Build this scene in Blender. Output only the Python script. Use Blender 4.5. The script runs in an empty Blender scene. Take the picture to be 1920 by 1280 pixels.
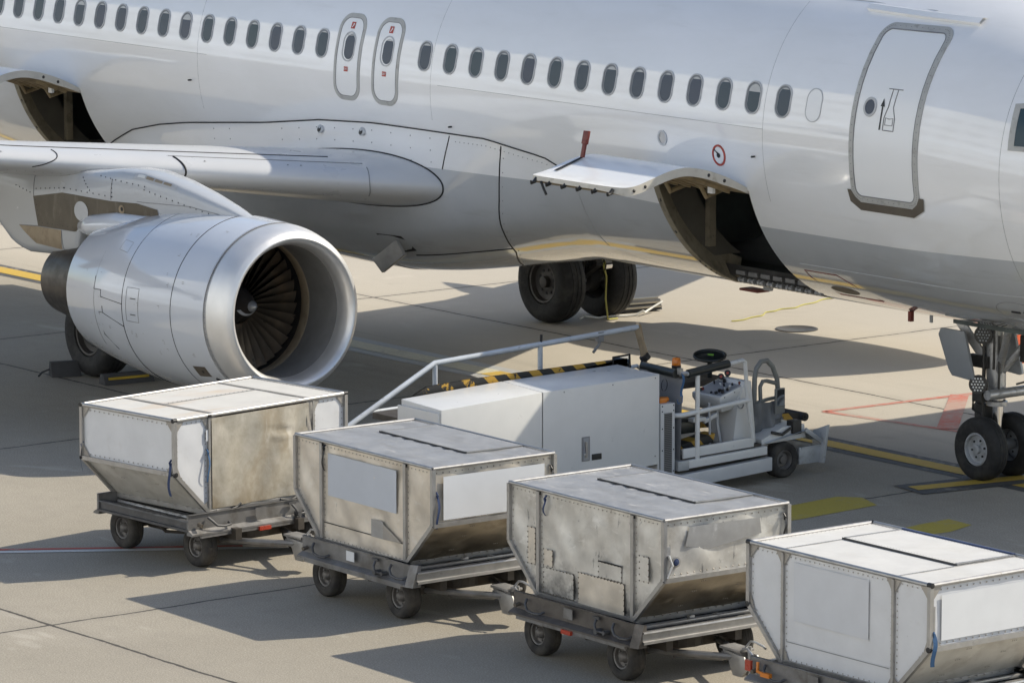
import bpy, bmesh, math, random
from math import sin, cos, pi, radians, sqrt, atan2, asin
from mathutils import Vector, Matrix
random.seed(7)
S = bpy.context.scene
COL = S.collection

# ---------------------------------------------------------------- camera
CAM = (34.7089, -37.8684, 10.2146); YAW, PITCH, ROLL, FPX = -0.9131, 0.1561, -0.0012, 8923.6
def cam_axes():
    f = Vector((sin(YAW)*cos(PITCH), cos(YAW)*cos(PITCH), -sin(PITCH)))
    r = Vector((cos(YAW), -sin(YAW), 0)); u = r.cross(f)
    c, s = cos(ROLL), sin(ROLL)
    return c*r+s*u, -s*r+c*u, f
_r, _u, _f = cam_axes()
cd = bpy.data.cameras.new('camera'); cam = bpy.data.objects.new('camera', cd); COL.objects.link(cam)
cam.matrix_world = Matrix(((_r.x, _u.x, -_f.x, CAM[0]), (_r.y, _u.y, -_f.y, CAM[1]), (_r.z, _u.z, -_f.z, CAM[2]), (0, 0, 0, 1)))
cd.sensor_width = 36; cd.lens = FPX/1920*36; cd.clip_start = 1; cd.clip_end = 6000
S.camera = cam

# ---------------------------------------------------------------- sky, sun, exposure
SUN = Vector((0.66, 1.66, 1.62)).normalized()
W = bpy.data.worlds.new('World'); S.world = W; W.use_nodes = True
nt = W.node_tree; bg = nt.nodes['Background']
sky = nt.nodes.new('ShaderNodeTexSky'); sky.sky_type = 'NISHITA'; sky.sun_disc = False
sky.sun_elevation = asin(SUN.z); sky.sun_rotation = atan2(SUN.x, SUN.y)
sky.air_density = 1.0; sky.dust_density = 1.0; sky.ozone_density = 1.0
nt.links.new(sky.outputs[0], bg.inputs[0]); bg.inputs[1].default_value = 0.13
ld = bpy.data.lights.new('sun', 'SUN'); lo = bpy.data.objects.new('sun', ld); COL.objects.link(lo)
ld.energy = 4.0; ld.angle = radians(0.53); ld.color = (1.0, 0.92, 0.77)
lo.location = (20, 40, 40); lo.rotation_euler = (-SUN).to_track_quat('-Z', 'Y').to_euler()
S.view_settings.view_transform = 'Standard'; S.view_settings.look = 'None'
S.cycles.caustics_reflective = False; S.cycles.caustics_refractive = False; S.cycles.sample_clamp_indirect = 4
S.view_settings.exposure = 0.25; S.view_settings.gamma = 1.0

# ---------------------------------------------------------------- node helpers
def newmat(name):
    m = bpy.data.materials.new(name); m.use_nodes = True
    return m, m.node_tree, m.node_tree.nodes['Principled BSDF']
class N:
    def __init__(s, t): s.t = t
    def n(s, kind, **kw):
        o = s.t.nodes.new(kind)
        for k, v in kw.items(): setattr(o, k, v)
        return o
    def put(s, sock, v):
        if isinstance(v, bpy.types.NodeSocket): s.t.links.new(v, sock)
        elif v is not None:
            if isinstance(v, tuple) and len(v) == 3 and sock.type == 'RGBA': v = v+(1,)
            sock.default_value = v
    def math(s, op, a, b=None, c=None, clamp=False):
        o = s.n('ShaderNodeMath', operation=op, use_clamp=clamp)
        for i, v in enumerate((a, b, c)):
            if v is not None: s.put(o.inputs[i], v)
        return o.outputs[0]
    def mix(s, f, a, b, blend='MIX'):
        o = s.n('ShaderNodeMix', data_type='RGBA', blend_type=blend)
        s.put(o.inputs[0], f); s.put(o.inputs[6], a); s.put(o.inputs[7], b)
        return o.outputs[2]
    def ramp(s, f, a, b):
        o = s.n('ShaderNodeMapRange', clamp=True)
        s.put(o.inputs[0], f); o.inputs[1].default_value = a; o.inputs[2].default_value = b
        return o.outputs[0]
    def pos(s): return s.n('ShaderNodeNewGeometry').outputs['Position']
    def obj(s): return s.n('ShaderNodeTexCoord').outputs['Object']
    def noise(s, vec, scale, detail=4, rough=.55, dist=0, sc=None):
        if sc:
            mp = s.n('ShaderNodeMapping'); s.put(mp.inputs[0], vec); mp.inputs['Scale'].default_value = sc; vec = mp.outputs[0]
        o = s.n('ShaderNodeTexNoise'); s.put(o.inputs['Vector'], vec)
        o.inputs['Scale'].default_value = scale; o.inputs['Detail'].default_value = detail
        o.inputs['Roughness'].default_value = rough; o.inputs['Distortion'].default_value = dist
        return o.outputs[0]
    def xyz(s, v):
        o = s.n('ShaderNodeSeparateXYZ'); s.put(o.inputs[0], v); return o.outputs
    def bump(s, h, strength=.2, dist=.01):
        o = s.n('ShaderNodeBump'); o.inputs['Strength'].default_value = strength; o.inputs['Distance'].default_value = dist
        s.put(o.inputs['Height'], h); return o.outputs[0]

def pm(name, col, rough=.5, metal=0., var=.12, scale=4., stain=None, bump=0., coat=0., bscale=40., rvar=.1, ior=None):
    """general weathered material: base colour with noise, optional list of stains (colour, lo, hi, scale, stretch)"""
    m, t, b = newmat(name); h = N(t); p = h.pos()
    nz = h.noise(p, scale, 6)
    c = h.mix(h.ramp(nz, .3, .7), tuple(x*(1-var) for x in col), tuple(min(1, x*(1+var)) for x in col))
    rf = None
    for st in (stain or []):
        sc = h.noise(p, st[3], 7, .62, .3, st[4] if len(st) > 4 else None)
        f = h.ramp(sc, st[1], st[2])
        c = h.mix(h.math('MULTIPLY', f, st[5] if len(st) > 5 else .85), c, st[0]); rf = f
    h.put(b.inputs['Base Color'], c)
    r = h.ramp(h.noise(p, scale*2.3, 5), .25, .75)
    r = h.math('MULTIPLY_ADD', r, 2*rvar, max(0, rough-rvar))
    if rf is not None and metal > .3:
        mv = h.math('MULTIPLY_ADD', rf, -.75*metal, metal); h.put(b.inputs['Metallic'], mv)
        r = h.math('MULTIPLY_ADD', rf, .25, r)
    else: b.inputs['Metallic'].default_value = metal
    h.put(b.inputs['Roughness'], r)
    if coat: b.inputs['Coat Weight'].default_value = coat; b.inputs['Coat Roughness'].default_value = .06
    if ior: b.inputs['IOR'].default_value = ior
    if bump: h.put(b.inputs['Normal'], h.bump(h.noise(p, bscale, 5), bump, .01))
    return m

M = {}
BORDER = [(-30, 2.1), (-21, 2.35), (-15.5, 2.96), (-11, 3.01), (-9.1, 2.945), (-7.3, 2.858), (-5, 2.856), (-2.9, 2.90), (0, 2.95)]
def fuselage_paint():
    m, t, b = newmat('aircraft_paint'); h = N(t); p = h.pos(); x, y, z = h.xyz(p)[:3]
    cv = h.n('ShaderNodeFloatCurve'); h.put(cv.inputs['Value'], h.ramp(x, -30, 0))
    c = cv.mapping.curves[0]
    for i, (bx, bz) in enumerate(BORDER):
        u = (bx+30)/30; v = (bz-2.5)
        if i == 0: c.points[0].location = (u, v)
        elif i == len(BORDER)-1: c.points[-1].location = (u, v)
        else: c.points.new(u, v)
    for q in c.points: q.handle_type = 'VECTOR'
    cv.mapping.update()
    low = h.math('LESS_THAN', z, h.math('ADD', cv.outputs[0], 2.5))
    nz = h.noise(p, 1.3, 5, .6, .5, (0.5, 1, 1.6))
    white = h.mix(h.ramp(nz, .3, .7), (.82, .815, .80), (.88, .875, .87))
    st = h.noise(p, 2.2, 7, .65, .2, (0.35, 1, 3.0))
    white = h.mix(h.math('MULTIPLY', h.ramp(st, .58, .85), .25), white, (.55, .53, .49))
    grey = h.mix(h.ramp(h.noise(p, 1.6, 6), .3, .7), (.47, .485, .50), (.52, .535, .55))
    grey = h.mix(h.math('MULTIPLY', h.ramp(h.noise(p, 3, 7, .65, 0, (.3, 1, 2.5)), .55, .8), .4), grey, (.30, .29, .27))
    h.put(b.inputs['Base Color'], h.mix(low, white, grey))
    h.put(b.inputs['Roughness'], h.math('MULTIPLY_ADD', h.noise(p, 3, 5), .06, .08))
    b.inputs['Coat IOR'].default_value = 1.65; b.inputs['Coat Weight'].default_value = 1.0; b.inputs['Coat Roughness'].default_value = .03
    # faint oil-canning between the frames
    h.put(b.inputs['Normal'], h.bump(h.noise(p, 1.2, 2, .4, 0, (1.8, 1, 1)), .05, .03))
    return m
M['fus'] = fuselage_paint()
def concrete():
    m, t, b = newmat('apron_concrete'); h = N(t); p = h.pos(); x, y, z = h.xyz(p)[:3]
    fine = h.noise(p, 26, 5, .75); mid = h.noise(p, 3.2, 6, .6); big = h.noise(p, .22, 5, .6, .6)
    c = h.mix(h.ramp(big, .3, .7), (.335, .300, .240), (.40, .360, .292))
    c = h.mix(h.math('MULTIPLY', h.ramp(mid, .45, .75), .35), c, (.28, .258, .215))
    sp = h.noise(p, 48, 3, .6)
    c = h.mix(h.math('MULTIPLY', h.ramp(sp, .60, .72), .5), c, (.17, .155, .125))
    c = h.mix(h.math('MULTIPLY', h.ramp(fine, .52, .70), .55), c, (.47, .44, .38))
    gr = h.noise(p, 62, 2, .6)
    c = h.mix(h.math('MULTIPLY', h.ramp(gr, .62, .34), .55), c, (.17, .155, .13))
    c = h.mix(h.math('MULTIPLY', h.ramp(gr, .55, .75), .35), c, (.60, .56, .47))
    pat = h.noise(p, .9, 4, .6, .4, (.6, 1.2, 1)); c = h.mix(h.math('MULTIPLY', h.ramp(pat, .64, .70), .30), c, (.55, .51, .44))
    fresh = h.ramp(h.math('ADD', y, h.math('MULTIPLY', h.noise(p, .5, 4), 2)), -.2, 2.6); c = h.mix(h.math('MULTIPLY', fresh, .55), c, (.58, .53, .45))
    # oil and tyre stains
    oil = h.noise(p, .75, 6, .62, .8)
    c = h.mix(h.math('MULTIPLY', h.ramp(oil, .62, .80), .28), c, (.17, .155, .135))
    tyre = h.noise(p, 1.4, 6, .6, .3, (.12, 1.6, 1))
    near = h.ramp(h.math('ABSOLUTE', y), 5.0, 1.0)
    c = h.mix(h.math('MULTIPLY', h.math('MULTIPLY', h.ramp(tyre, .54, .74), near), .28), c, (.15, .14, .125))
    # slab joints, slightly wandering, filled with dark sealant
    w = h.noise(p, 1.1, 5, .7); wob = h.math('MULTIPLY_ADD', w, .10, -.05)
    jw = h.noise(p, 5, 3, .6)
    def lines(v, vals):
        d = None
        for q in vals:
            e = h.math('ABSOLUTE', h.math('SUBTRACT', h.math('ADD', v, wob), q)); d = e if d is None else h.math('MINIMUM', d, e)
        return d
    ys = [-12.99+7.9*k for k in range(-9, 12)]; xs = [-5.04+7.95*k-.0 for k in range(-4, 4)]+[-13.9, -21.2, -29]
    xs = sorted(set([round(v, 2) for v in xs if not (-30 < v < -6)]+[-13.9, -21.2, -29]))
    d = h.math('MINIMUM', lines(y, [-28.8, -20.9, -12.99, -4.75, 2.75, 10.6, 18.4]), lines(x, [-45, -37, -29, -21.2, -13.88, -5.05, 2.9, 10.8]))
    jf = h.math('MULTIPLY', h.math('LESS_THAN', d, h.math('MULTIPLY_ADD', jw, .034, .003)), .92)
    c = h.mix(h.math('MULTIPLY', h.ramp(d, .22, .0), .16), c, (.2, .18, .155))
    c = h.mix(jf, c, (.055, .05, .045))
    # hair cracks
    vo = h.n('ShaderNodeTexVoronoi', feature='DISTANCE_TO_EDGE'); h.put(vo.inputs['Vector'], h.mix(.12, p, h.n('ShaderNodeTexNoise').outputs[1])); vo.inputs['Scale'].default_value = .21
    ck = h.math('MULTIPLY', h.math('LESS_THAN', vo.outputs[0], .0022), h.ramp(h.noise(p, .5, 3), .5, .6))
    pass
    h.put(b.inputs['Base Color'], c); h.put(b.inputs['Roughness'], h.math('MULTIPLY_ADD', mid, .2, .72))
    b.inputs['Specular IOR Level'].default_value = .3
    h.put(b.inputs['Normal'], h.bump(h.math('ADD', fine, h.math('MULTIPLY', jf, -1.5)), .25, .01))
    return m
M['concrete'] = concrete()
def line_paint(name, col, wear=.5, under=(.33, .30, .26)):
    m, t, b = newmat(name); h = N(t); p = h.pos()
    n1 = h.noise(p, 9, 7, .7); n2 = h.noise(p, 1.2, 4)
    f = h.ramp(h.math('MULTIPLY_ADD', n2, .5, h.math('MULTIPLY', n1, .7)), wear, wear+.16)
    c = h.mix(h.ramp(h.noise(p, 30, 4), .3, .7), tuple(x*.85 for x in col), col)
    h.put(b.inputs['Base Color'], h.mix(h.math('MULTIPLY', f, .8), c, under)); b.inputs['Roughness'].default_value = .7
    h.put(b.inputs['Normal'], h.bump(h.noise(p, 60, 4), .2, .01))
    return m
M['yel'] = line_paint('yellow_line_paint', (.60, .40, .06), .66)
M['yel_old'] = line_paint('worn_yellow_paint', (.62, .58, .43), .62)
M['yel_dark'] = line_paint('faded_yellow_paint', (.46, .36, .05), .64)
M['pale_line'] = line_paint('pale_line_border', (.44, .45, .45), .62)
M['dark_line'] = line_paint('dark_line_border', (.085, .085, .085), .62)
M['red_line'] = line_paint('faded_red_paint', (.55, .17, .12), .50, (.42, .33, .27))
M['red_strong'] = line_paint('red_line_paint', (.45, .08, .05), .66)
M['white_line'] = line_paint('white_line_paint', (.62, .62, .60), .68)
M['rubber'] = pm('tyre_rubber', (.018, .018, .018), .75, var=.3, scale=8, bump=.15, stain=[((.07, .065, .055), .5, .8, 5)])
M['rubber_grey'] = pm('dusty_tyre_rubber', (.03, .028, .026), .85, var=.3, scale=8, bump=.2, stain=[((.10, .088, .072), .42, .75, 5)])
M['black'] = pm('black_plastic', (.015, .015, .016), .5)
M['blackgap'] = pm('black_sealant', (.012, .012, .012), .7)
M['seam'] = pm('panel_seam_grey', (.22, .22, .22), .6)
M['framegrey'] = pm('window_frame_grey', (.46, .465, .47), .35, var=.08)
M['cream'] = pm('door_edge_cream', (.62, .58, .50), .45, var=.08, stain=[((.3, .24, .16), .58, .8, 6)])
M['oval_shadow'] = pm('dark_oval_shadow', (.07, .065, .06), .6, var=.2)  # dark colour stands in for an oval shadow on the concrete
M['doorgrey'] = pm('door_surround_grey', (.43, .425, .40), .45, var=.1, stain=[((.22, .2, .17), .55, .8, 9)])
M['bronze'] = pm('bronze_scuff_plate', (.13, .11, .085), .5, .2)
def glass():
    m, t, b = newmat('cabin_window_pane'); h = N(t); p = h.pos()
    oi = h.n('ShaderNodeObjectInfo').outputs['Random']
    c = h.mix(oi, (.04, .07, .085), (.06, .075, .105)); h.put(b.inputs['Base Color'], c)
    b.inputs['Roughness'].default_value = .22; b.inputs['IOR'].default_value = 1.45; b.inputs['Specular IOR Level'].default_value = .35
    return m
M['pane'] = glass()
M['reveal'] = pm('window_reveal', (.22, .235, .25), .5)
M['blind'] = pm('window_blind', (.55, .55, .53), .6)
M['white'] = pm('white_paint', (.84, .84, .83), .3, var=.01, scale=1.2, coat=.4, rvar=.01)
M['lightgrey'] = pm('light_grey_paint', (.52, .53, .54), .35, var=.06, coat=.3)
M['wing'] = pm('wing_skin', (.56, .565, .57), .34, var=.02, scale=1.5, coat=.2)
M['wingle'] = pm('leading_edge_metal', (.60, .59, .57), .3, .25, var=.05)
M['nacelle'] = pm('nacelle_paint', (.60, .63, .68), .12, var=.02, scale=1.5, coat=1.)
M['lip'] = pm('polished_aluminium', (.80, .79, .77), .42, .65, var=.05, rvar=.05)
M['liner'] = pm('intake_liner', (.22, .215, .205), .5, .1)
M['tanband'] = pm('fan_case_rub_strip', (.36, .29, .20), .5, .3, stain=[((.2, .15, .1), .5, .8, 9)])
M['blade'] = pm('titanium_fan_blade', (.17, .135, .10), .34, .6, var=.2, stain=[((.30, .20, .12), .5, .75, 3)])
M['spinner'] = pm('spinner_metal', (.10, .085, .075), .35, .5)
M['spinwhite'] = pm('spinner_white_mark', (.75, .75, .75), .4)
M['exhaust'] = pm('exhaust_inconel', (.10, .09, .08), .38, .75, var=.25, stain=[((.05, .045, .04), .5, .75, 3, (.3, 2, 2))])
M['pylon'] = pm('pylon_paint', (.47, .485, .50), .26, var=.02, scale=1.2, coat=.4, rvar=.02)
M['rimblack'] = pm('brake_dust_rim', (.065, .06, .056), .5, .3)
M['hatchline'] = pm('hatch_seal_rubber', (.04, .04, .04), .7)
M['pylonbrown'] = pm('pylon_heat_stained_panel', (.105, .088, .064), .4, .2, var=.12, stain=[((.3, .27, .22), .55, .8, 4, (2, 1, .6), .5)])
M['geardoor'] = pm('shaded_gear_door_grey', (.24, .255, .27), .4, var=.05)  # near nose gear door only: grey darkened to stand for its shade
M['steel'] = pm('gear_steel', (.50, .50, .50), .35, .6, var=.15, stain=[((.1, .09, .08), .52, .75, 9)])
M['chrome'] = pm('oleo_chrome', (.75, .75, .75), .12, 1.)
M['darksteel'] = pm('dark_greasy_steel', (.06, .058, .055), .5, .5, var=.3)
M['rimgrey'] = pm('wheel_rim_grey', (.42, .44, .46), .4, .3, stain=[((.2, .19, .17), .5, .8, 12)])
M['rimdark'] = pm('dirty_wheel_rim', (.15, .14, .13), .5, .3)
M['red'] = pm('red_paint', (.16, .03, .02), .45)
M['redtext'] = pm('red_sign_paint', (.42, .06, .04), .5)
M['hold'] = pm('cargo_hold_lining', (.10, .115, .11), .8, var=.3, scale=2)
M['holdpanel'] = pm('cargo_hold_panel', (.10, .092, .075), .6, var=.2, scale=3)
M['jamb'] = pm('door_jamb_primer', (.27, .235, .17), .5, .1, var=.2, stain=[((.1, .085, .06), .5, .75, 7)])
M['doorinner'] = pm('door_inner_primer', (.33, .255, .15), .55, var=.2, stain=[((.15, .11, .06), .5, .75, 6)])
# containers and dollies
M['alu'] = pm('scuffed_aluminium', (.68, .62, .53), .38, .45, var=.2, scale=3, bump=.10, bscale=7,
              stain=[((.40, .36, .29), .56, .76, 2.2, (1, 1, 1.6), .55), ((.80, .78, .74), .58, .70, 5, (1, 1, 2.2), .45), ((.10, .09, .08), .67, .74, 9, (1.4, 1.4, .45), .6)])
M['alutop'] = pm('dull_roof_aluminium', (.40, .395, .385), .48, .5, var=.14, scale=4, bump=.06, bscale=9,
                 stain=[((.28, .26, .23), .52, .75, 3, (.5, 1.5, 1), .5), ((.58, .57, .55), .6, .72, 8, (.4, 1.5, 1), .5)])
M['aluwarm'] = pm('weathered_aluminium', (.62, .60, .555), .42, .45, var=.22, scale=3.4, bump=.14, bscale=6,
                  stain=[((.34, .30, .245), .53, .74, 2.4, (1, 1, 1.3), .65), ((.80, .78, .74), .58, .68, 6, (1, 1, 2), .5), ((.07, .065, .06), .63, .71, 9, (1.5, 1.5, .55), .75)])
def grime(m, z0, z1, col):
    t = m.node_tree; h = N(t); b = t.nodes['Principled BSDF']; lk = b.inputs['Base Color'].links[0]; src = lk.from_socket
    p = h.pos(); z = h.xyz(p)[2]
    f = h.math('MULTIPLY', h.ramp(h.math('ADD', z, h.math('MULTIPLY_ADD', h.noise(p, 3.5, 6, .65), .5, -.25)), z1, z0), h.ramp(h.noise(p, 11, 6, .7), .3, .6))
    h.put(b.inputs['Base Color'], h.mix(h.math('MULTIPLY', f, .85), src, col))
grime(M['aluwarm'], .62, .88, (.045, .048, .055))
M['aluslope'] = pm('worn_slope_aluminium', (.42, .36, .27), .4, .75, var=.2, scale=3, bump=.12, bscale=5,
                   stain=[((.16, .12, .07), .52, .70, 2.6, (1, .6, 1)), ((.55, .5, .42), .62, .72, 8, (1, .5, 1), .5)])
M['rail'] = pm('extrusion_aluminium', (.41, .40, .385), .42, .7, var=.12, scale=8, stain=[((.22, .2, .17), .6, .78, 9)])
M['cwhite'] = pm('container_white_panel', (.66, .665, .675), .45, var=.05, stain=[((.48, .46, .42), .6, .82, 3.5, (1, 1, 1), .5), ((.3, .28, .25), .68, .76, 14, (1, 1, .6), .4)])
M['croof'] = pm('container_white_roof', (.63, .615, .58), .5, var=.06, stain=[((.56, .53, .47), .5, .8, 2.2, (1, 1, 1), .6)])
M['croofrust'] = pm('container_rusty_white_roof', (.64, .615, .56), .5, var=.05, stain=[((.58, .40, .22), .55, .72, 1.1, (2.6, .6, 1), .6), ((.55, .52, .47), .56, .8, 4, (1, 1, 1), .4)])
M['cslope'] = pm('container_white_slope', (.64, .62, .57), .5, .2, var=.1, stain=[((.3, .26, .2), .5, .78, 3, (1, 1, 1), .6)])
M['rivetalu'] = pm('tarnished_rivet', (.30, .27, .23), .45, .4)
M['gusset'] = pm('gusset_plate', (.36, .335, .30), .5, .3, var=.12)
M['placard_blue'] = pm('pale_grey_placard', (.50, .53, .58), .45, var=.03)
M['placard_pale'] = pm('pale_lilac_placard', (.61, .62, .64), .45, var=.03)
M['placard_white'] = pm('white_placard', (.70, .71, .72), .4, var=.03)
def canvas():
    m, t, b = newmat('dirty_canvas'); h = N(t); p = h.pos(); z = h.xyz(p)[2]
    c = h.mix(h.ramp(h.noise(p, 6, 7, .65), .3, .7), (.34, .31, .245), (.50, .46, .385))
    c = h.mix(h.math('MULTIPLY', h.ramp(h.noise(p, 2.2, 7, .6, .4), .48, .66), .6), c, (.26, .205, .13))
    c = h.mix(h.math('MULTIPLY', h.ramp(h.noise(p, 3.2, 7, .6, .2, (1, 1, .5)), .55, .70), .6), c, (.62, .59, .53))
    c = h.mix(h.math('MULTIPLY', h.math('MULTIPLY', h.ramp(z, 1.0, .62), h.ramp(h.noise(p, 4, 6), .38, .6)), .7), c, (.17, .125, .065))
    h.put(b.inputs['Base Color'], c); b.inputs['Roughness'].default_value = .85
    h.put(b.inputs['Normal'], h.bump(h.noise(p, 8, 6, .6), .25, .02))
    return m
M['canvas'] = canvas()
M['bluestrap'] = pm('dark_blue_strap', (.03, .05, .12), .8)
M['bluestrap2'] = pm('blue_strap', (.05, .12, .24), .8)
M['dolly'] = pm('galvanised_dolly_steel', (.21, .205, .20), .5, .4, var=.22, scale=5, bump=.06, stain=[((.10, .088, .072), .5, .72, 3.5), ((.3, .18, .09), .66, .76, 6, (1, 1, 1), .5)])
M['dollybrown'] = pm('brown_grimy_dolly_steel', (.125, .112, .10), .5, .4, var=.22, scale=5, stain=[((.05, .045, .04), .5, .72, 3.5), ((.22, .14, .08), .66, .78, 6, (1, 1, 1), .5)])
M['dollydark'] = pm('dark_dolly_steel', (.10, .10, .102), .5, .4, var=.25, scale=5, stain=[((.045, .04, .035), .5, .72, 3.5)])
M['undercar'] = pm('greasy_chassis_steel', (.07, .06, .05), .6, .3, var=.3)
M['reflred'] = pm('red_reflector', (.40, .05, .025), .3)
M['orange'] = pm('orange_plastic', (.65, .20, .02), .4)
M['cone'] = pm('orange_cone_rubber', (.75, .13, .04), .6)
# belt loader
M['loader'] = pm('loader_white_paint', (.66, .66, .645), .35, var=.03, coat=.2, stain=[((.5, .48, .43), .64, .85, 2.5, (1, 1, 1), .4)])
M['loadergrey'] = pm('loader_grey_sheet', (.33, .34, .36), .4, .2)
M['pipe'] = pm('pale_blue_grey_rail_paint', (.52, .56, .60), .4, stain=[((.25, .24, .22), .6, .75, 12)])
M['hoop'] = pm('grey_green_hoop_paint', (.20, .205, .195), .4)
M['pad'] = pm('black_vinyl_padding', (.018, .022, .022), .35)
M['bag'] = pm('grey_tarpaulin', (.17, .175, .18), .6, bump=.2, bscale=12)
M['belt'] = pm('conveyor_rubber', (.06, .06, .062), .8)
M['lensorange'] = pm('amber_beacon_lens', (.75, .20, .01), .15, var=.1)
M['greensticker'] = pm('green_sticker', (.2, .45, .06), .5)
M['mirror'] = pm('mirror_glass', (.7, .75, .8), .04, 1., rvar=.02)
M['rope_yellow'] = pm('yellow_cord', (.50, .46, .12), .6)
M['rope_white'] = pm('white_rope', (.75, .75, .72), .8)
M['chockyellow'] = pm('chock_yellow_stripe', (.5, .33, .03), .5)
M['woodmetal'] = pm('ribbed_chock_aluminium', (.45, .42, .36), .35, .8)
M['honey'] = pm('lamp_lens_white', (.75, .75, .72), .2)
M['terminal'] = pm('bounce_facade_render', (.76, .81, .87), .8, var=.04, scale=.3)  # blue-white tint chosen to cool the light bounced onto shaded sides
M['terminal_glass'] = pm('tinted_facade_glass', (.58, .60, .62), .45, var=.1, scale=.3)
M['bridge'] = pm('bridge_cladding', (.48, .48, .47), .5)
def hazard(name, axis_scale, a=(.50, .29, .04), b_=(.02, .02, .02), wear=.66):
    m, t, b = newmat(name); h = N(t); p = h.pos(); x, y, z = h.xyz(p)[:3]
    v = h.math('ADD', h.math('MULTIPLY', y, axis_scale), h.math('MULTIPLY', z, axis_scale))
    f = h.math('GREATER_THAN', h.math('FRACT', v), .55)
    wr = h.ramp(h.math('ADD', h.noise(p, 14, 6, .7), h.math('MULTIPLY', h.ramp(y, -5.2, -6.9), .22)), wear-.05, wear)
    f = h.math('MULTIPLY', f, h.math('SUBTRACT', 1, wr))
    h.put(b.inputs['Base Color'], h.mix(f, b_, a)); b.inputs['Roughness'].default_value = .5
    return m
M['hazard'] = hazard('black_yellow_hazard_stripes', 3.1)

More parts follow.
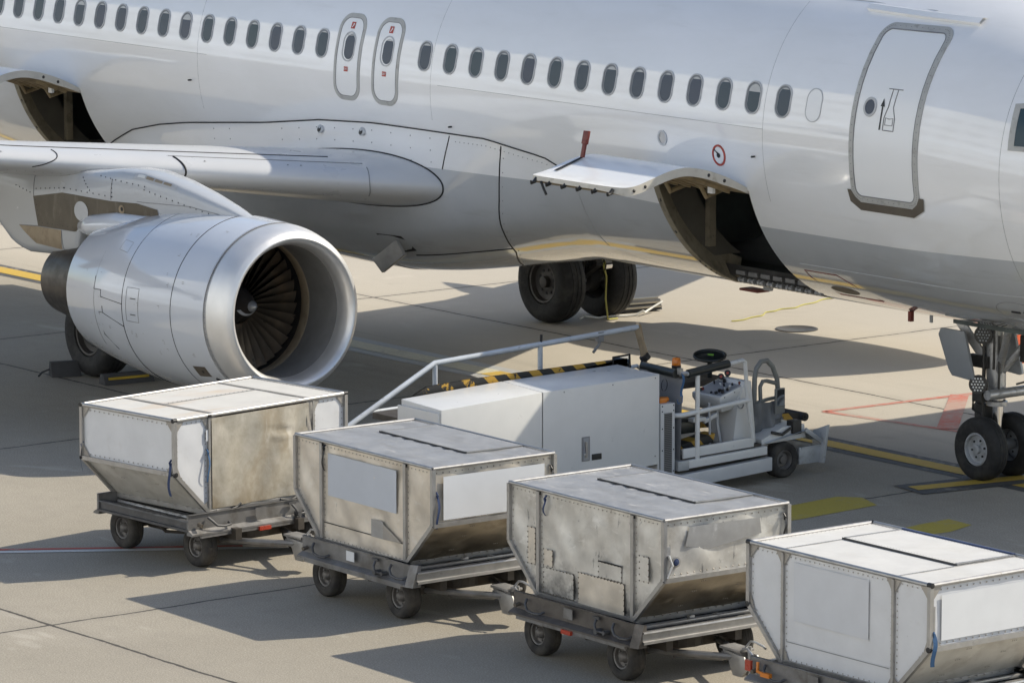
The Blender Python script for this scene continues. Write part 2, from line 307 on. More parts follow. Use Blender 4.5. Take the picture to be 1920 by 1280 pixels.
# ---------------------------------------------------------------- mesh helpers
class MB:
    def __init__(s): s.v = []; s.f = []; s.mi = []; s.cur = 0
    def add(s, vs, fs):
        o = len(s.v); s.v += [Vector(v) for v in vs]; s.f += [tuple(i+o for i in f) for f in fs]; s.mi += [s.cur]*len(fs)
        return s
    def box(s, c, d, rot=None):
        """centre, full dims, optional 3x3 rotation"""
        x, y, z = d[0]/2, d[1]/2, d[2]/2
        vs = [Vector(q) for q in ((-x,-y,-z),(x,-y,-z),(x,y,-z),(-x,y,-z),(-x,-y,z),(x,-y,z),(x,y,z),(-x,y,z))]
        if rot: vs = [rot @ q for q in vs]
        return s.add([q+Vector(c) for q in vs], [(0,3,2,1),(4,5,6,7),(0,1,5,4),(1,2,6,5),(2,3,7,6),(3,0,4,7)])
    def bb(s, a, b): return s.box([(p+q)/2 for p, q in zip(a, b)], [abs(q-p) for p, q in zip(a, b)])
    def beam(s, a, b, w, h, up=(0,0,1)):
        a, b = Vector(a), Vector(b); d = b-a; L = d.length; d.normalize()
        u = Vector(up); x = u.cross(d)
        if x.length < 1e-4: x = Vector((1,0,0)).cross(d)
        x.normalize(); u = d.cross(x)
        return s.box((a+b)/2, (w, L, h), Matrix((x, d, u)).transposed())
    def tube(s, path, r, n=10, closed=False):
        P = [Vector(p) for p in path]; k = len(P); rs = r if isinstance(r, (list, tuple)) else [r]*k
        T = []
        for i in range(k):
            a = P[i-1] if (i or closed) else P[0]; b = P[(i+1) % k] if (i < k-1 or closed) else P[-1]
            T.append((b-a).normalized())
        x = T[0].orthogonal().normalized(); vs = []
        for i in range(k):
            x = (x-T[i]*x.dot(T[i]))
            if x.length < 1e-6: x = T[i].orthogonal()
            x.normalize(); y = T[i].cross(x)
            vs += [P[i]+(x*cos(2*pi*j/n)+y*sin(2*pi*j/n))*rs[i] for j in range(n)]
        fs = []
        for i in range(k if closed else k-1):
            for j in range(n):
                a, b = i*n+j, i*n+(j+1) % n; c, d = ((i+1) % k)*n+(j+1) % n, ((i+1) % k)*n+j
                fs.append((a, b, c, d))
        if not closed: fs += [tuple(range(n))[::-1], tuple((k-1)*n+j for j in range(n))]
        return s.add(vs, fs)
    def cyl(s, a, b, r, n=14): return s.tube([a, b], r, n)
    def lathe(s, prof, o, ax, n=48, closed=False):
        """prof: list of (along, radius)"""
        o = Vector(o); ax = Vector(ax).normalized(); x = ax.orthogonal().normalized(); y = ax.cross(x); vs = []; fs = []
        for a, r in prof: vs += [o+ax*a+(x*cos(2*pi*j/n)+y*sin(2*pi*j/n))*max(r, 1e-4) for j in range(n)]
        k = len(prof)
        for i in range(k if closed else k-1):
            for j in range(n):
                i2 = (i+1) % k
                fs.append((i*n+j, i*n+(j+1) % n, i2*n+(j+1) % n, i2*n+j))
        return s.add(vs, fs)
    def prism(s, poly, a, b):
        """poly: list of points (3D) extruded by vector b-a given as offset pair"""
        n = len(poly); A = [Vector(p)+Vector(a) for p in poly]; B = [Vector(p)+Vector(b) for p in poly]
        return s.add(A+B, [tuple(range(n))[::-1], tuple(range(n, 2*n))]+[(i, (i+1) % n, n+(i+1) % n, n+i) for i in range(n)])
    def grid(s, rows, wrap=False):
        n = len(rows[0]); vs = [p for r in rows for p in r]; fs = []
        for i in range(len(rows)-1):
            for j in range(n if wrap else n-1):
                fs.append((i*n+j, i*n+(j+1) % n, (i+1)*n+(j+1) % n, (i+1)*n+j))
        return s.add(vs, fs)
    def rivets(s, a, b, step, r=.007, nrm=(0,-1,0), skip=0):
        a, b = Vector(a), Vector(b); nrm = Vector(nrm).normalized(); L = (b-a).length; k = max(2, int(L/step))
        x = nrm.orthogonal().normalized(); y = nrm.cross(x)
        for i in range(k+1):
            c = a.lerp(b, i/k)
            ring = [c+(x*cos(2*pi*j/6)+y*sin(2*pi*j/6))*r for j in range(6)]
            s.add(ring+[c+nrm*r*.7], [(j, (j+1) % 6, 6) for j in range(6)])
        return s
    def build(s, name, mats, parent=None, smooth=None, bevel=0, local=False, fix=True):
        me = bpy.data.meshes.new(name); me.from_pydata(s.v, [], s.f)
        mats = mats if isinstance(mats, (list, tuple)) else [mats]
        for m in mats: me.materials.append(m)
        for p, i in zip(me.polygons, s.mi): p.material_index = i
        bm = bmesh.new(); bm.from_mesh(me)
        if fix:
            bmesh.ops.remove_doubles(bm, verts=bm.verts, dist=1e-5)
            bmesh.ops.recalc_face_normals(bm, faces=bm.faces)
        if bevel:
            ed = [e for e in bm.edges if len(e.link_faces) == 2 and e.calc_face_angle(0) > .6]
            bmesh.ops.bevel(bm, geom=ed, offset=bevel, segments=2, profile=.6, affect='EDGES', clamp_overlap=True)
            smooth = smooth or 40
        if smooth:
            a = radians(smooth)
            for f in bm.faces: f.smooth = True
            for e in bm.edges: e.smooth = not (len(e.link_faces) == 2 and e.calc_face_angle(0) > a)
        bm.to_mesh(me); bm.free(); me.update()
        o = bpy.data.objects.new(name, me); COL.objects.link(o)
        if parent is not None:
            o.parent = parent
            if not local:
                w = Matrix.Identity(4); q = parent
                while q is not None: w = q.matrix_basis @ w if q.parent is None else q.matrix_parent_inverse @ q.matrix_basis @ w; q = q.parent
                # parts are modelled in world coordinates
                o.matrix_parent_inverse = wm(parent).inverted()
        return o
def wm(o):
    if o.parent is None: return o.matrix_basis.copy()
    return wm(o.parent) @ o.matrix_parent_inverse @ o.matrix_basis
def thing(name, label, cat, loc=(0,0,0), rz=0, group=None):
    o = bpy.data.objects.new(name, None); COL.objects.link(o); o.location = loc; o.rotation_euler = (0, 0, rz)
    o.empty_display_size = .3; return tag(o, label, cat, group)
def tag(o, label, cat, group=None):
    o['label'] = label; o['category'] = cat
    if group: o['group'] = group
    return o
def struct(o): o['kind'] = 'structure'; return o
def lerp(a, b, t): return a+(b-a)*t
def smooth01(t): t = max(0., min(1., t)); return t*t*(3-2*t)
def interp(tab, x):
    if x <= tab[0][0]: return tab[0][1]
    for (a, u), (b, v) in zip(tab, tab[1:]):
        if x <= b: return u+(v-u)*(x-a)/(b-a)
    return tab[-1][1]
def rrect(w, h, r, n=8):
    """rounded rectangle outline, counter-clockwise, centred"""
    out = []
    for cx, cy, a0 in ((w/2-r, h/2-r, 0), (-w/2+r, h/2-r, pi/2), (-w/2+r, -h/2+r, pi), (w/2-r, -h/2+r, 1.5*pi)):
        out += [(cx+r*cos(a0+pi/2*i/n), cy+r*sin(a0+pi/2*i/n)) for i in range(n+1)]
    return out
def dense(out, step=.06):
    res = []
    for i in range(len(out)):
        a, b = out[i], out[(i+1) % len(out)]; L = math.hypot(b[0]-a[0], b[1]-a[1]); k = max(1, int(L/step))
        res += [(lerp(a[0], b[0], j/k), lerp(a[1], b[1], j/k)) for j in range(k)]
    return res
def dn(out, k=10):
    """same number of points for every rounded rectangle, so that rings can be bridged"""
    res = []
    for i in range(len(out)):
        a, b = out[i], out[(i+1) % len(out)]; q = k if (len(out) < 9 or i % 9 == 8) else 1
        res += [(lerp(a[0], b[0], j/q), lerp(a[1], b[1], j/q)) for j in range(q)]
    return res
def text_faces(txt, size):
    cu = bpy.data.curves.new('lettering', 'FONT'); cu.body = txt; cu.size = size; cu.align_x = 'CENTER'; cu.align_y = 'CENTER'; cu.resolution_u = 2
    o = bpy.data.objects.new('lettering', cu); COL.objects.link(o)
    me = o.to_mesh(); vs = [tuple(v.co) for v in me.vertices]; fs = [tuple(p.vertices) for p in me.polygons]
    o.to_mesh_clear(); bpy.data.objects.remove(o); bpy.data.curves.remove(cu)
    return vs, fs

# ---------------------------------------------------------------- ground
g = MB(); g.add([(-2500,-2500,0),(2500,-2500,0),(2500,2500,0),(-2500,2500,0)], [(0,1,2,3)])
struct(g.build('ground', M['concrete']))
def strip(name, pts, w, mat, z=.004):
    m = MB(); P = [Vector((p[0], p[1], z)) for p in pts]; rows = []
    for i, q in enumerate(P):
        a = P[max(0, i-1)]; b = P[min(len(P)-1, i+1)]; d = (b-a).normalized(); nn = Vector((-d.y, d.x, 0))*w/2
        rows.append([q+nn, q-nn])
    m.grid(rows); return struct(m.build(name, mat, fix=False))
# centre line along the fuselage: yellow where fresh, pale where scrubbed off
strip('line_border', [(-60, -.05), (-18.6, -.05)], .62, M['dark_line'])
strip('yellow_line', [(-60, -.05), (-18.6, -.05)], .34, M['yel'], .008)
strip('line_border', [(-18.6, -.05), (-13.2, -.05)], .78, M['pale_line'])
strip('worn_line', [(-18.6, -.05), (-14.72, -.05)], .36, M['yel_old'], .008)
strip('yellow_line', [(-14.72, -.05), (-12.9, -.05)], .34, M['yel'], .008)
strip('line_border', [(-13.2, -.05), (-3.0, -.05)], .62, M['dark_line'])
strip('yellow_line', [(-12.9, -.05), (-3.0, -.05)], .28, M['yel'], .008)
strip('line_border', [(-5.12, -1.35), (-4.86, .2), (-4.2, 3.2)], .62, M['dark_line'], .010)
strip('yellow_line', [(-5.14, -1.25), (-4.86, .2), (-4.2, 3.2)], .24, M['yel'], .014)
strip('yellow_line', [(-3.0, -.05), (6, -.05)], .28, M['yel'], .012)
def patch(name, corners, mat, z=.004):
    m = MB(); m.add([(c[0], c[1], z) for c in corners], [tuple(range(len(corners)))]); return struct(m.build(name, mat, fix=False))
patch('red_patch', [(-9.67, 3.54), (-9.535, 3.75), (-7.73, 1.87), (-7.9, 1.66)], M['red_line'], .008)
patch('yellow_patch', [(-5.24, -3.12), (-5.34, -2.26), (-5.11, -2.06), (-4.67, -2.23), (-4.59, -3.3), (-4.58, -3.7)], M['yel_dark'])
patch('yellow_patch', [(-3.49, -2.89), (-3.54, -2.62), (-3.57, -2.15), (-3.16, -2.18), (-3.02, -2.64), (-3.04, -2.86)], M['yel_dark'])
# faded red safety box
strip('red_line', [(-9.72, 1.42), (-9.55, 4.0), (-9.4, 7.5)], .11, M['red_line'])
strip('red_line', [(-9.72, 1.42), (-7.55, 1.78), (-6.5, 1.95)], .11, M['red_line'])
strip('red_line', [(-9.2, 6.1), (-6, 6.6)], .13, M['red_line'])
# red and white lane edge at the left
E1 = [(-12, -16.6), (-8.504, -11.47), (-7.55, -10.02), (-6.6, -8.55), (-5.4, -6.7)]
strip('red_line', [(p[0]-.12, p[1]+.06) for p in E1], .08, M['red_strong'])
strip('white_line', E1, .12, M['white_line'], .006)

# ================================================================ AIRLINER
ZC, RF, RL = 3.98, 1.975, 2.158
plane = thing('airliner', 'white narrow-body jet airliner with grey belly, parked with both cargo doors open', 'airplane', (-12, 0, 0))
def fz(x):
    """(half-width scale, vertical scale, centre shift) along the body"""
    d = -x
    if d < 5.6:
        u = max(0, min(1, (5.6-d)/5.6)); s = max(1e-3, (1-u**2.4))**.62
        return s, s, -.55*u**1.9
    if d > 24.5:
        u = min(1, (d-24.5)/13.0); return max(.06, 1-u**1.55), max(.07, 1-u**1.55), 1.15*u**1.6
    return 1, 1, 0
def fus(x, th, dr=0.):
    s, sv, dz = fz(x); r = RF if th >= 0 else RL
    n = Vector((0, -cos(th)/RF, sin(th)/r)).normalized()
    return Vector((x, -cos(th)*RF*s, ZC+dz+sin(th)*r*sv))+n*dr
def th_of(z, x=-12):
    s, sv, dz = fz(x); h = (z-ZC-dz)/sv; return asin(max(-1, min(1, h/(RF if h >= 0 else RL))))
def fxz(x, z, dr=0.): return fus(x, th_of(z, x), dr)
CARGO = [(-9.15, -7.36), (-23.60, -21.83)]
TH_T, TH_B = th_of(3.29), th_of(1.90)
# shell with the two cargo openings left out
xs = [-.01, -.06, -.15, -.3]+[-.5-.25*i for i in range(0, 148)]
xs += [c for ab in CARGO for c in ab]; xs = sorted(set(round(v, 3) for v in xs if v >= -37.3))
xs = [v for i, v in enumerate(xs) if i == 0 or v-xs[i-1] > .02 or v in (-9.15, -7.36, -23.6, -21.83)]
ths = sorted([-pi/2+pi*2*i/160 for i in range(161)]+[TH_T, TH_B]); ths = [t for i, t in enumerate(ths) if i == 0 or t-ths[i-1] > .002]
sh = MB(); rows = [[fus(x, t) for t in ths] for x in xs]; nT = len(ths)
sh.v = [p for r in rows for p in r]
for i in range(len(xs)-1):
    xm = (xs[i]+xs[i+1])/2
    for j in range(nT-1):
        tm = (ths[j]+ths[j+1])/2
        if TH_B < tm < TH_T and any(a < xm < b for a, b in CARGO): continue
        sh.f.append((i*nT+j, (i+1)*nT+j, (i+1)*nT+j+1, i*nT+j+1)); sh.mi.append(0)
sh.f.append(tuple(range(nT-1))); sh.mi.append(0)
fuse = sh.build('fuselage', M['fus'], plane, smooth=35)
# surface patches laid on the skin
def on_skin(pts, dr, name, mat, parent, rings=6):
    m = MB(); cx = sum(p[0] for p in pts)/len(pts); cz = sum(p[1] for p in pts)/len(pts); rws = []
    for k in range(rings+1):
        t = max(.02, k/rings); rws.append([fxz(cx+(p[0]-cx)*t, cz+(p[1]-cz)*t, dr) for p in pts])
    m.grid(rws, wrap=True); m.add(rws[0], [tuple(range(len(pts)))])
    return m.build(name, mat, parent, smooth=60)
def skin_ring(outer, inner, dr, name, mat, parent, edge=.004):
    m = MB(); n = len(outer)
    A = [fxz(p[0], p[1], .0) for p in outer]; B = [fxz(p[0], p[1], dr) for p in outer]
    C = [fxz(p[0], p[1], dr) for p in inner]; D = [fxz(p[0], p[1], .0) for p in inner]
    m.grid([A, B, C, D], wrap=True); return m.build(name, mat, parent, smooth=50)
def skin_line(pts, r, name, mat, parent, dr=.0, n=6):
    m = MB(); m.tube([fxz(x, z, dr) for x, z in pts], r, n); return m.build(name, mat, parent, smooth=60)
def off(pts, dx, dz): return [(p[0]+dx, p[1]+dz) for p in pts]
# passenger windows
PW = .533; XP = -6.151; WZ = ZC+.42
WINX = [XP-PW*i for i in range(1, 15)]+[XP-PW*(18.215+i) for i in range(0, 27)]
EXX = [-15.262, -14.424]
w_out = rrect(.268, .386, .126); w_in = rrect(.236, .353, .113); w_gl = rrect(.204, .318, .100)
blind_rows = {1: .26, 6: .10, 20: .22, 25: .14}
def window(x, k, parent):
    gl = on_skin(off(w_in, x, WZ), .003, 'cabin_window', M['reveal'], parent, 2)
    on_skin(off(w_gl, x+.012, WZ-.004), .006, 'window_pane', M['pane'], gl, 2)
    skin_ring(off(w_out, x, WZ), off(w_in, x, WZ), .011, 'window_frame', M['framegrey'], gl)
    hgt = blind_rows.get(k, .055 if k % 2 else .03)
    top = [(p[0], max(p[1], .151-.302*hgt)) for p in w_gl]
    on_skin(off(top, x+.012, WZ-.004), .008, 'window_blind', M['blind'], gl, 1)
    return gl
for k, x in enumerate(WINX): window(x, k, plane)
# plugged window ahead of the row
pl = skin_ring(off(w_out, XP, WZ), off(rrect(.244, .362, .117), XP, WZ), .006, 'window_plug', M['framegrey'], plane)
on_skin(off(rrect(.244, .362, .117), XP, WZ), .004, 'plug_panel', M['white'], pl, 2)
# overwing exits
for i, x in enumerate(EXX):
    zc_ = 4.265
    ex = on_skin(off(dn(rrect(.47, 1.0, .15)), x, zc_), .004, 'emergency_exit', M['white'], plane, 8)
    skin_ring(off(dn(rrect(.575, 1.115, .20)), x, zc_), off(dn(rrect(.475, 1.005, .155)), x, zc_), .007, 'exit_outline', M['doorgrey'], ex)
    skin_ring(off(dn(rrect(.478, 1.008, .156)), x, zc_), off(dn(rrect(.462, .992, .148)), x, zc_), .0085, 'exit_gap', M['seam'], ex)
    window(x, 40+i, plane)
    on_skin(off(rrect(.085, .085, .004, 2), x+.0, zc_+.405), .008, 'exit_sign', M['redtext'], ex, 2)
    on_skin(off(rrect(.088, .062, .006, 2), x-.015, zc_-.155), .008, 'exit_sign', M['redtext'], ex, 2)
    def skin_text(txt, size, cx, cz, mat, name, sx=1.0):
        vs, fs = text_faces(txt, size); m = MB(); m.add([fxz(cx+v[0]*sx, cz+v[1], .011) for v in vs], fs)
        return m.build(name, mat, ex, fix=False)
    skin_text('EXIT', .040, x-.015, zc_-.155, M['white'], 'exit_lettering')
    m = MB(); m.add([fxz(x+a, zc_+.405+b, .0105) for a, b in ((-.022,-.025),(-.008,-.028),(.016,.004),(.024,-.004),(.022,.026),(-.006,.024),(.004,.014))], [(0,1,2,3,4,5,6)])
    m.build('exit_arrow', M['white'], ex, fix=False)
    if i == 0: skin_text('TO OPEN', .040, x-.005, zc_+.285, M['seam'], 'exit_lettering'); skin_text('1', .03, x, zc_+.335, M['seam'], 'exit_lettering')
# forward passenger door
DX0, DX1, DZ0, DZ1 = -5.49, -4.38, 3.37, 5.375
dcx, dcz = (DX0+DX1)/2, (DZ0+DZ1)/2
door = on_skin(off(dn(rrect(DX1-DX0-.15, DZ1-DZ0-.14, .10)), dcx, dcz), .006, 'passenger_door', M['white'], plane, 14)
skin_ring(off(dn(rrect(DX1-DX0, DZ1-DZ0, .16)), dcx, dcz), off(dn(rrect(DX1-DX0-.14, DZ1-DZ0-.13, .10)), dcx, dcz), .012, 'door_frame', M['doorgrey'], door)
skin_ring(off(dn(rrect(DX1-DX0-.135, DZ1-DZ0-.125, .103)), dcx, dcz), off(dn(rrect(DX1-DX0-.155, DZ1-DZ0-.145, .095)), dcx, dcz), .0135, 'door_gap', M['seam'], door)
m = MB()
for q in dense(rrect(DX1-DX0-.07, DZ1-DZ0-.065, .13), .085):
    P = fxz(dcx+q[0], dcz+q[1], .0125); m.add([P+Vector(d)*.008 for d in ((-1,0,-.6),(1,0,-.6),(1,0,.6),(-1,0,.6))], [(0,1,2,3)])
m.build('frame_fastener', M['seam'], door, fix=False)
m = MB(); m.cur = 0
sx = [(-.62, 3.50), (-.60, 3.36), (-.45, 3.27), (.42, 3.265), (.60, 3.36), (.62, 3.50), (.55, 3.50), (.50, 3.42), (.42, 3.365), (-.42, 3.365), (-.50, 3.42), (-.56, 3.50)]
rw = [[fxz(dcx+a, b, .014) for a, b in (sx[0], sx[1], sx[2], sx[3], sx[4], sx[5])], [fxz(dcx+a, b, .014) for a, b in (sx[11], sx[10], sx[9], sx[8], sx[7], sx[6])]]
m.grid(rw); m.build('scuff_plate', M['bronze'], door, smooth=60)
c16 = [(cos(2*pi*i/24), sin(2*pi*i/24)) for i in range(24)]
ph = on_skin([(dcx-.265+.078*a, 4.46+.082*b) for a, b in c16], .010, 'door_porthole', M['pane'], door, 2)
skin_ring([(dcx-.265+.105*a, 4.46+.110*b) for a, b in c16], [(dcx-.265+.078*a, 4.46+.082*b) for a, b in c16], .016, 'porthole_ring', M['framegrey'], ph)
m = MB(); hp = [(-.03,.26), (.05,.26), (.035,.06), (.085,-.06), (.085,-.2), (-.085,-.2), (-.085,-.06), (-.045,.06)]
m.tube([fxz(dcx+.07+a, 4.42+b, .008) for a, b in dense(hp, .03)], .006, 5, True)
m.tube([fxz(dcx+.07+a, 4.68, .008) for a in (-.10, 0, .12)], .006, 5); m.tube([fxz(dcx+.07+a*.06, 4.42+b, .008) for a, b in ((-1,-.06),(0,-.07),(1,-.06),(1,-.14),(-1,-.14))], .005, 5, True)
m.build('door_handle', M['seam'], door)
m = MB(); ax_ = dcx-.065
m.add([fxz(ax_+a, 4.22+b, .012) for a, b in ((-.012,0),(.012,0),(.012,.27),(-.012,.27))], [(0,1,2,3)]); m.add([fxz(ax_+a, 4.22+b, .012) for a, b in ((-.034,.26),(.034,.26),(0,.35))], [(0,1,2)])
m.build('door_arrow', M['black'], door, fix=False)
m = MB()
rw = []
for i in range(13):
    x = lerp(-5.93, -4.13, i/12); z = 5.52-.05*(i/12)-.01
    rw.append([fxz(x, z-.045, .002), fxz(x, z-.045, .045), fxz(x, z+.005, .05), fxz(x, z+.035, .002)])
m.grid(rw); m.build('rain_gutter', M['white'], plane, smooth=30)
# crown lap joint, lap line and butt joints
lines = [[(x, z) for x, z in ((-36+i, 5.56) for i in range(0, 31))]+[(-4.93, 5.533), (-3.34, 5.435), (-2.2, 5.30)],
         [(-30+.5*i, 4.055) for i in range(0, 24)], [(-13.3+.5*i, 4.055) for i in range(0, 13)]+[(-7.0, 4.055)]]
for L in lines[:1]: skin_line(L, .0035, 'skin_joint', M['seam'], plane)
for L in lines[1:]: skin_line(L, .0022, 'skin_joint', M['seam'], plane)
def vline(x, z0, z1, r=.0022):
    a, b = th_of(z0, x), th_of(z1, x); m = MB(); m.tube([fus(x, lerp(a, b, i/24)) for i in range(25)], r, 5); return m.build('skin_joint', M['seam'], plane)
for a in ((-7.0, 3.2, 5.5), (-13.45, 3.6, 5.93), (-18.72, 3.3, 5.93), (-3.2, 2.2, 5.0), (-26.5, 2, 5.9)): vline(*a)
# small fittings on the side
lt = on_skin([(-8.83+.065*a, 3.79+.072*b) for a, b in c16], .006, 'skin_port', M['steel'], plane, 2)
skin_ring([(-8.83+.085*a, 3.79+.094*b) for a, b in c16], [(-8.83+.06*a, 3.79+.066*b) for a, b in c16], .012, 'port_ring', M['lightgrey'], lt)
gd = on_skin([(-7.80+.088*a, 3.675+.098*b) for a, b in c16], .005, 'door_gauge', M['white'], plane, 2)
skin_ring([(-7.80+.118*a, 3.675+.128*b) for a, b in c16], [(-7.80+.095*a, 3.675+.105*b) for a, b in c16], .009, 'gauge_ring', M['redtext'], gd)
m = MB(); m.add([fxz(-7.80+.03*a, 3.675+.03*b, .012) for a, b in c16], [tuple(range(24))])
m.add([fxz(-7.80+a, 3.675+b, .0115) for a, b in ((.015,-.02),(-.06,.05),(-.085,.045),(-.075,.07),(.01,.025))], [(0,1,2,3,4)]); m.build('gauge_pointer', M['black'], gd, fix=False)
for x, z in ((-13.05, 3.55), (-7.15, 3.72), (-18.9, 3.68)):
    m = MB(); P = fxz(x, z, .004); m.cyl(P, P+Vector((0, -.05, 0)), .012, 8); m.build('drain_mast', M['darksteel'], plane)
# ground power / potable panels on the belly
def skin_th(pts, dr): return [fus(x, t, dr) for x, t in pts]
m = MB(); m.tube(skin_th([(-7.02,-.86), (-6.45,-.86), (-6.32,-.93), (-6.1,-1.12), (-6.85,-1.12), (-7.02,-.93)], .002), .006, 5, True); m.build('service_panel', M['red'], plane)
m = MB(); pts = [(-6.62+.24*a, -1.04+.045*b) for a, b in c16]; m.add(skin_th(pts, .004), [tuple(range(24))]); m.build('service_socket', M['bronze'], plane, fix=False)
m = MB(); m.tube(skin_th([(-3.6+.35*a, -.98+.12*b) for a, b in c16], .001), .004, 5, True); m.build('access_panel', M['seam'], plane)
m = MB(); m.tube(skin_th([(-3.72,-.96), (-3.60,-.965)], .004), .014, 6); m.tube(skin_th([(-3.54,-.955), (-3.50,-.99), (-3.48,-1.02)], .004), .006, 6); m.build('panel_latch', M['black'], plane)
m = MB(); m.tube(skin_th([(-7.0+.4*i, -.80) for i in range(0, 12)], .001), .003, 5); m.build('skin_joint', M['lightgrey'], plane)
# cockpit side window (edge of frame)
def quad_win(pts, k):
    cx = sum(p[0] for p in pts)/4; cz = sum(p[1] for p in pts)/4
    big = [(cx+(p[0]-cx)*1.16, cz+(p[1]-cz)*1.2) for p in pts]
    p2 = on_skin(dn(pts), .006, 'cockpit_window', M['pane'], plane, 4)
    skin_ring([(cx+(a[0]-cx)*1.22, cz+(a[1]-cz)*1.25) for a in dn(pts)], dn(pts), .012, 'cockpit_window_frame', M['doorgrey'], p2)
quad_win([(-3.03, 4.20), (-3.06, 4.60), (-2.5, 4.66), (-2.25, 4.2)], 0)
quad_win([(-1.93, 4.2), (-2.08, 4.63), (-1.75, 4.6), (-1.45, 4.22)], 1)

# ---- cargo compartments, jambs and open doors
DOOR_PROF = [(-1.83,3.30), (-2.125,3.452), (-2.451,3.57), (-2.774,3.638), (-3.014,3.62), (-3.253,3.558), (-3.491,3.484), (-3.688,3.456), (-3.845,3.475)]
for ci, (xa, xb) in enumerate(CARGO):
    tt = [lerp(TH_B, TH_T, i/20) for i in range(21)]
    # jamb: lip all round the opening
    m = MB(); m.grid([[fus(xa, t, .012) for t in tt], [fus(xa+.10, t, .008) for t in tt], [fus(xa+.10, t, -.02) for t in tt], [fus(xa+.02, t, -.16) for t in tt], [fus(xa, t, -.30) for t in tt]]); m.build('cargo_door_jamb', M['jamb'], plane, smooth=40)
    m = MB(); m.grid([[fus(xb, t, .0) for t in tt], [fus(xb-.012, t, -.006) for t in tt], [fus(xb-.012, t, -.30) for t in tt]]); m.build('cargo_door_jamb', M['jamb'], plane, smooth=40)
    if True:
        m = MB(); m.rivets(fus(xa+.05, lerp(TH_B, TH_T, .2), .009), fus(xa+.05, lerp(TH_B, TH_T, .3), .009), .2, .02)
        for q in (.35, .62, .85): m.rivets(fus(xa+.05, lerp(TH_B, TH_T, q), .009), fus(xa+.05, lerp(TH_B, TH_T, q+.01), .009), .2, .016)
        m.build('jamb_fitting', M['darksteel'], plane)
    # lining
    m = MB(); ti = [lerp(TH_B-.06, TH_T+.02, i/16) for i in range(17)]
    X0, X1 = xa-1.2, xb+1.2
    def liner(x): return [fus(x, t, -.31) for t in ti]
    for x in (X0, X1): L = liner(x); R_ = [Vector((x, 1.3, p.z)) for p in L]; m.grid([L, R_])
    zb, zt = fus(xa, TH_B-.06, -.31).z+.10, fus(xa, TH_T+.02, -.31).z+.04
    m.add([(X0,-1.9,zt),(X1,-1.9,zt),(X1,1.3,zt),(X0,1.3,zt)], [(0,1,2,3)])
    m.add([(X0,1.3,zb-.3),(X1,1.3,zb-.3),(X1,1.3,zt),(X0,1.3,zt)], [(0,1,2,3)])
    for a, b in ((X0, xa), (xb, X1)): m.grid([liner(a), liner(b)])
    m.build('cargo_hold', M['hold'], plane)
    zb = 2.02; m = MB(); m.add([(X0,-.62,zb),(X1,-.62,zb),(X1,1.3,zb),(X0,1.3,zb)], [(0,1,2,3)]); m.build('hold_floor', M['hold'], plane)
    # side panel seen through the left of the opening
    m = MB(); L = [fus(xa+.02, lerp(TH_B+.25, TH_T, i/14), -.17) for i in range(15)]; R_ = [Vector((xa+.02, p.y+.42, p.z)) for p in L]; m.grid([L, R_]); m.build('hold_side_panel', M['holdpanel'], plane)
    m = MB(); px_ = fus(xa, TH_T-.35, -.17); m.bb((xa+.02, px_.y+.36, 2.38), (xa+.10, px_.y+.46, 3.28)); m.rivets((xa+.10, px_.y+.41, 2.5), (xa+.10, px_.y+.41, 3.1), .24, .018, (1,-.4,0)); m.build('hold_post', M['jamb'], plane)
    # sill with latches and rollers
    m = MB(); A = fus(xa, TH_B, 0)
    m.grid([[fus(x, TH_B+a, b) for a, b in ((-.004, .004), (.03, .004), (.05, -.03), (.10, -.05), (.14, -.16))] for x in [lerp(xa, xb, i/12) for i in range(13)]]); sill = m.build('cargo_sill', M['darksteel'], plane)
    for i in range(9):
        x = lerp(xa+.28, xb-.10, i/8); m = MB(); P = fus(x, TH_B+.075, -.012); d = Vector((.08, 0, 0))
        m.lathe([(-.055, .0), (-.055, .036), (-.02, .036), (-.02, .022), (.02, .022), (.02, .036), (.055, .036), (.055, 0)], P, (1,0,0), 12); m.build('sill_roller', M['steel'], sill, smooth=30)
    m = MB()
    for i in range(6): x = lerp(xa+.3, xb-.35, i/5); P = fus(x, TH_B+.13, -.05); m.bb((x-.05, P.y, P.z), (x+.12, P.y+.06, P.z+.05))
    m.build('sill_latch', M['dolly'], sill)
    # the open door, an S-profiled slab hinged at the top edge
    def dpt(k, t): return Vector((k, DOOR_PROF[t][0], DOOR_PROF[t][1]))
    prof = []
    for (a, b) in zip(DOOR_PROF, DOOR_PROF[1:]):
        for j in range(4): prof.append((lerp(a[0], b[0], j/4), lerp(a[1], b[1], j/4)))
    prof.append(DOOR_PROF[-1])
    for _ in range(3): prof = [prof[0]]+[((p[0]+2*q[0]+r[0])/4, (p[1]+2*q[1]+r[1])/4) for p, q, r in zip(prof, prof[1:], prof[2:])]+[prof[-1]]
    n = len(prof); nor = []
    for i in range(n):
        a, b = prof[max(0, i-1)], prof[min(n-1, i+1)]; d = Vector((b[0]-a[0], b[1]-a[1])).normalized(); nor.append((d.y, -d.x))
    m = MB(); nx = 22; top = []; 
    for i in range(n):
        s_ = i/(n-1); rr = max(0, (s_-.80)/.20); ins = .34*(1-sqrt(max(0, 1-rr*rr)))   # rounded outer corners
        top.append([Vector((lerp(xa+.02+ins, xb-.02-ins, j/nx), prof[i][0], prof[i][1])) for j in range(nx+1)])
    m.grid(top); dsk = m.build('cargo_door', M['white'], plane, smooth=40)
    th_ = [.055+.045*min(1, min(i/5, (n-1-i)/4)) for i in range(n)]
    def und(i, j, f=1.): q = top[i][j]; a = nor[i]; sg = -1 if a[1] > 0 else 1; return q+Vector((0, a[0]*sg, a[1]*sg))*th_[i]*f
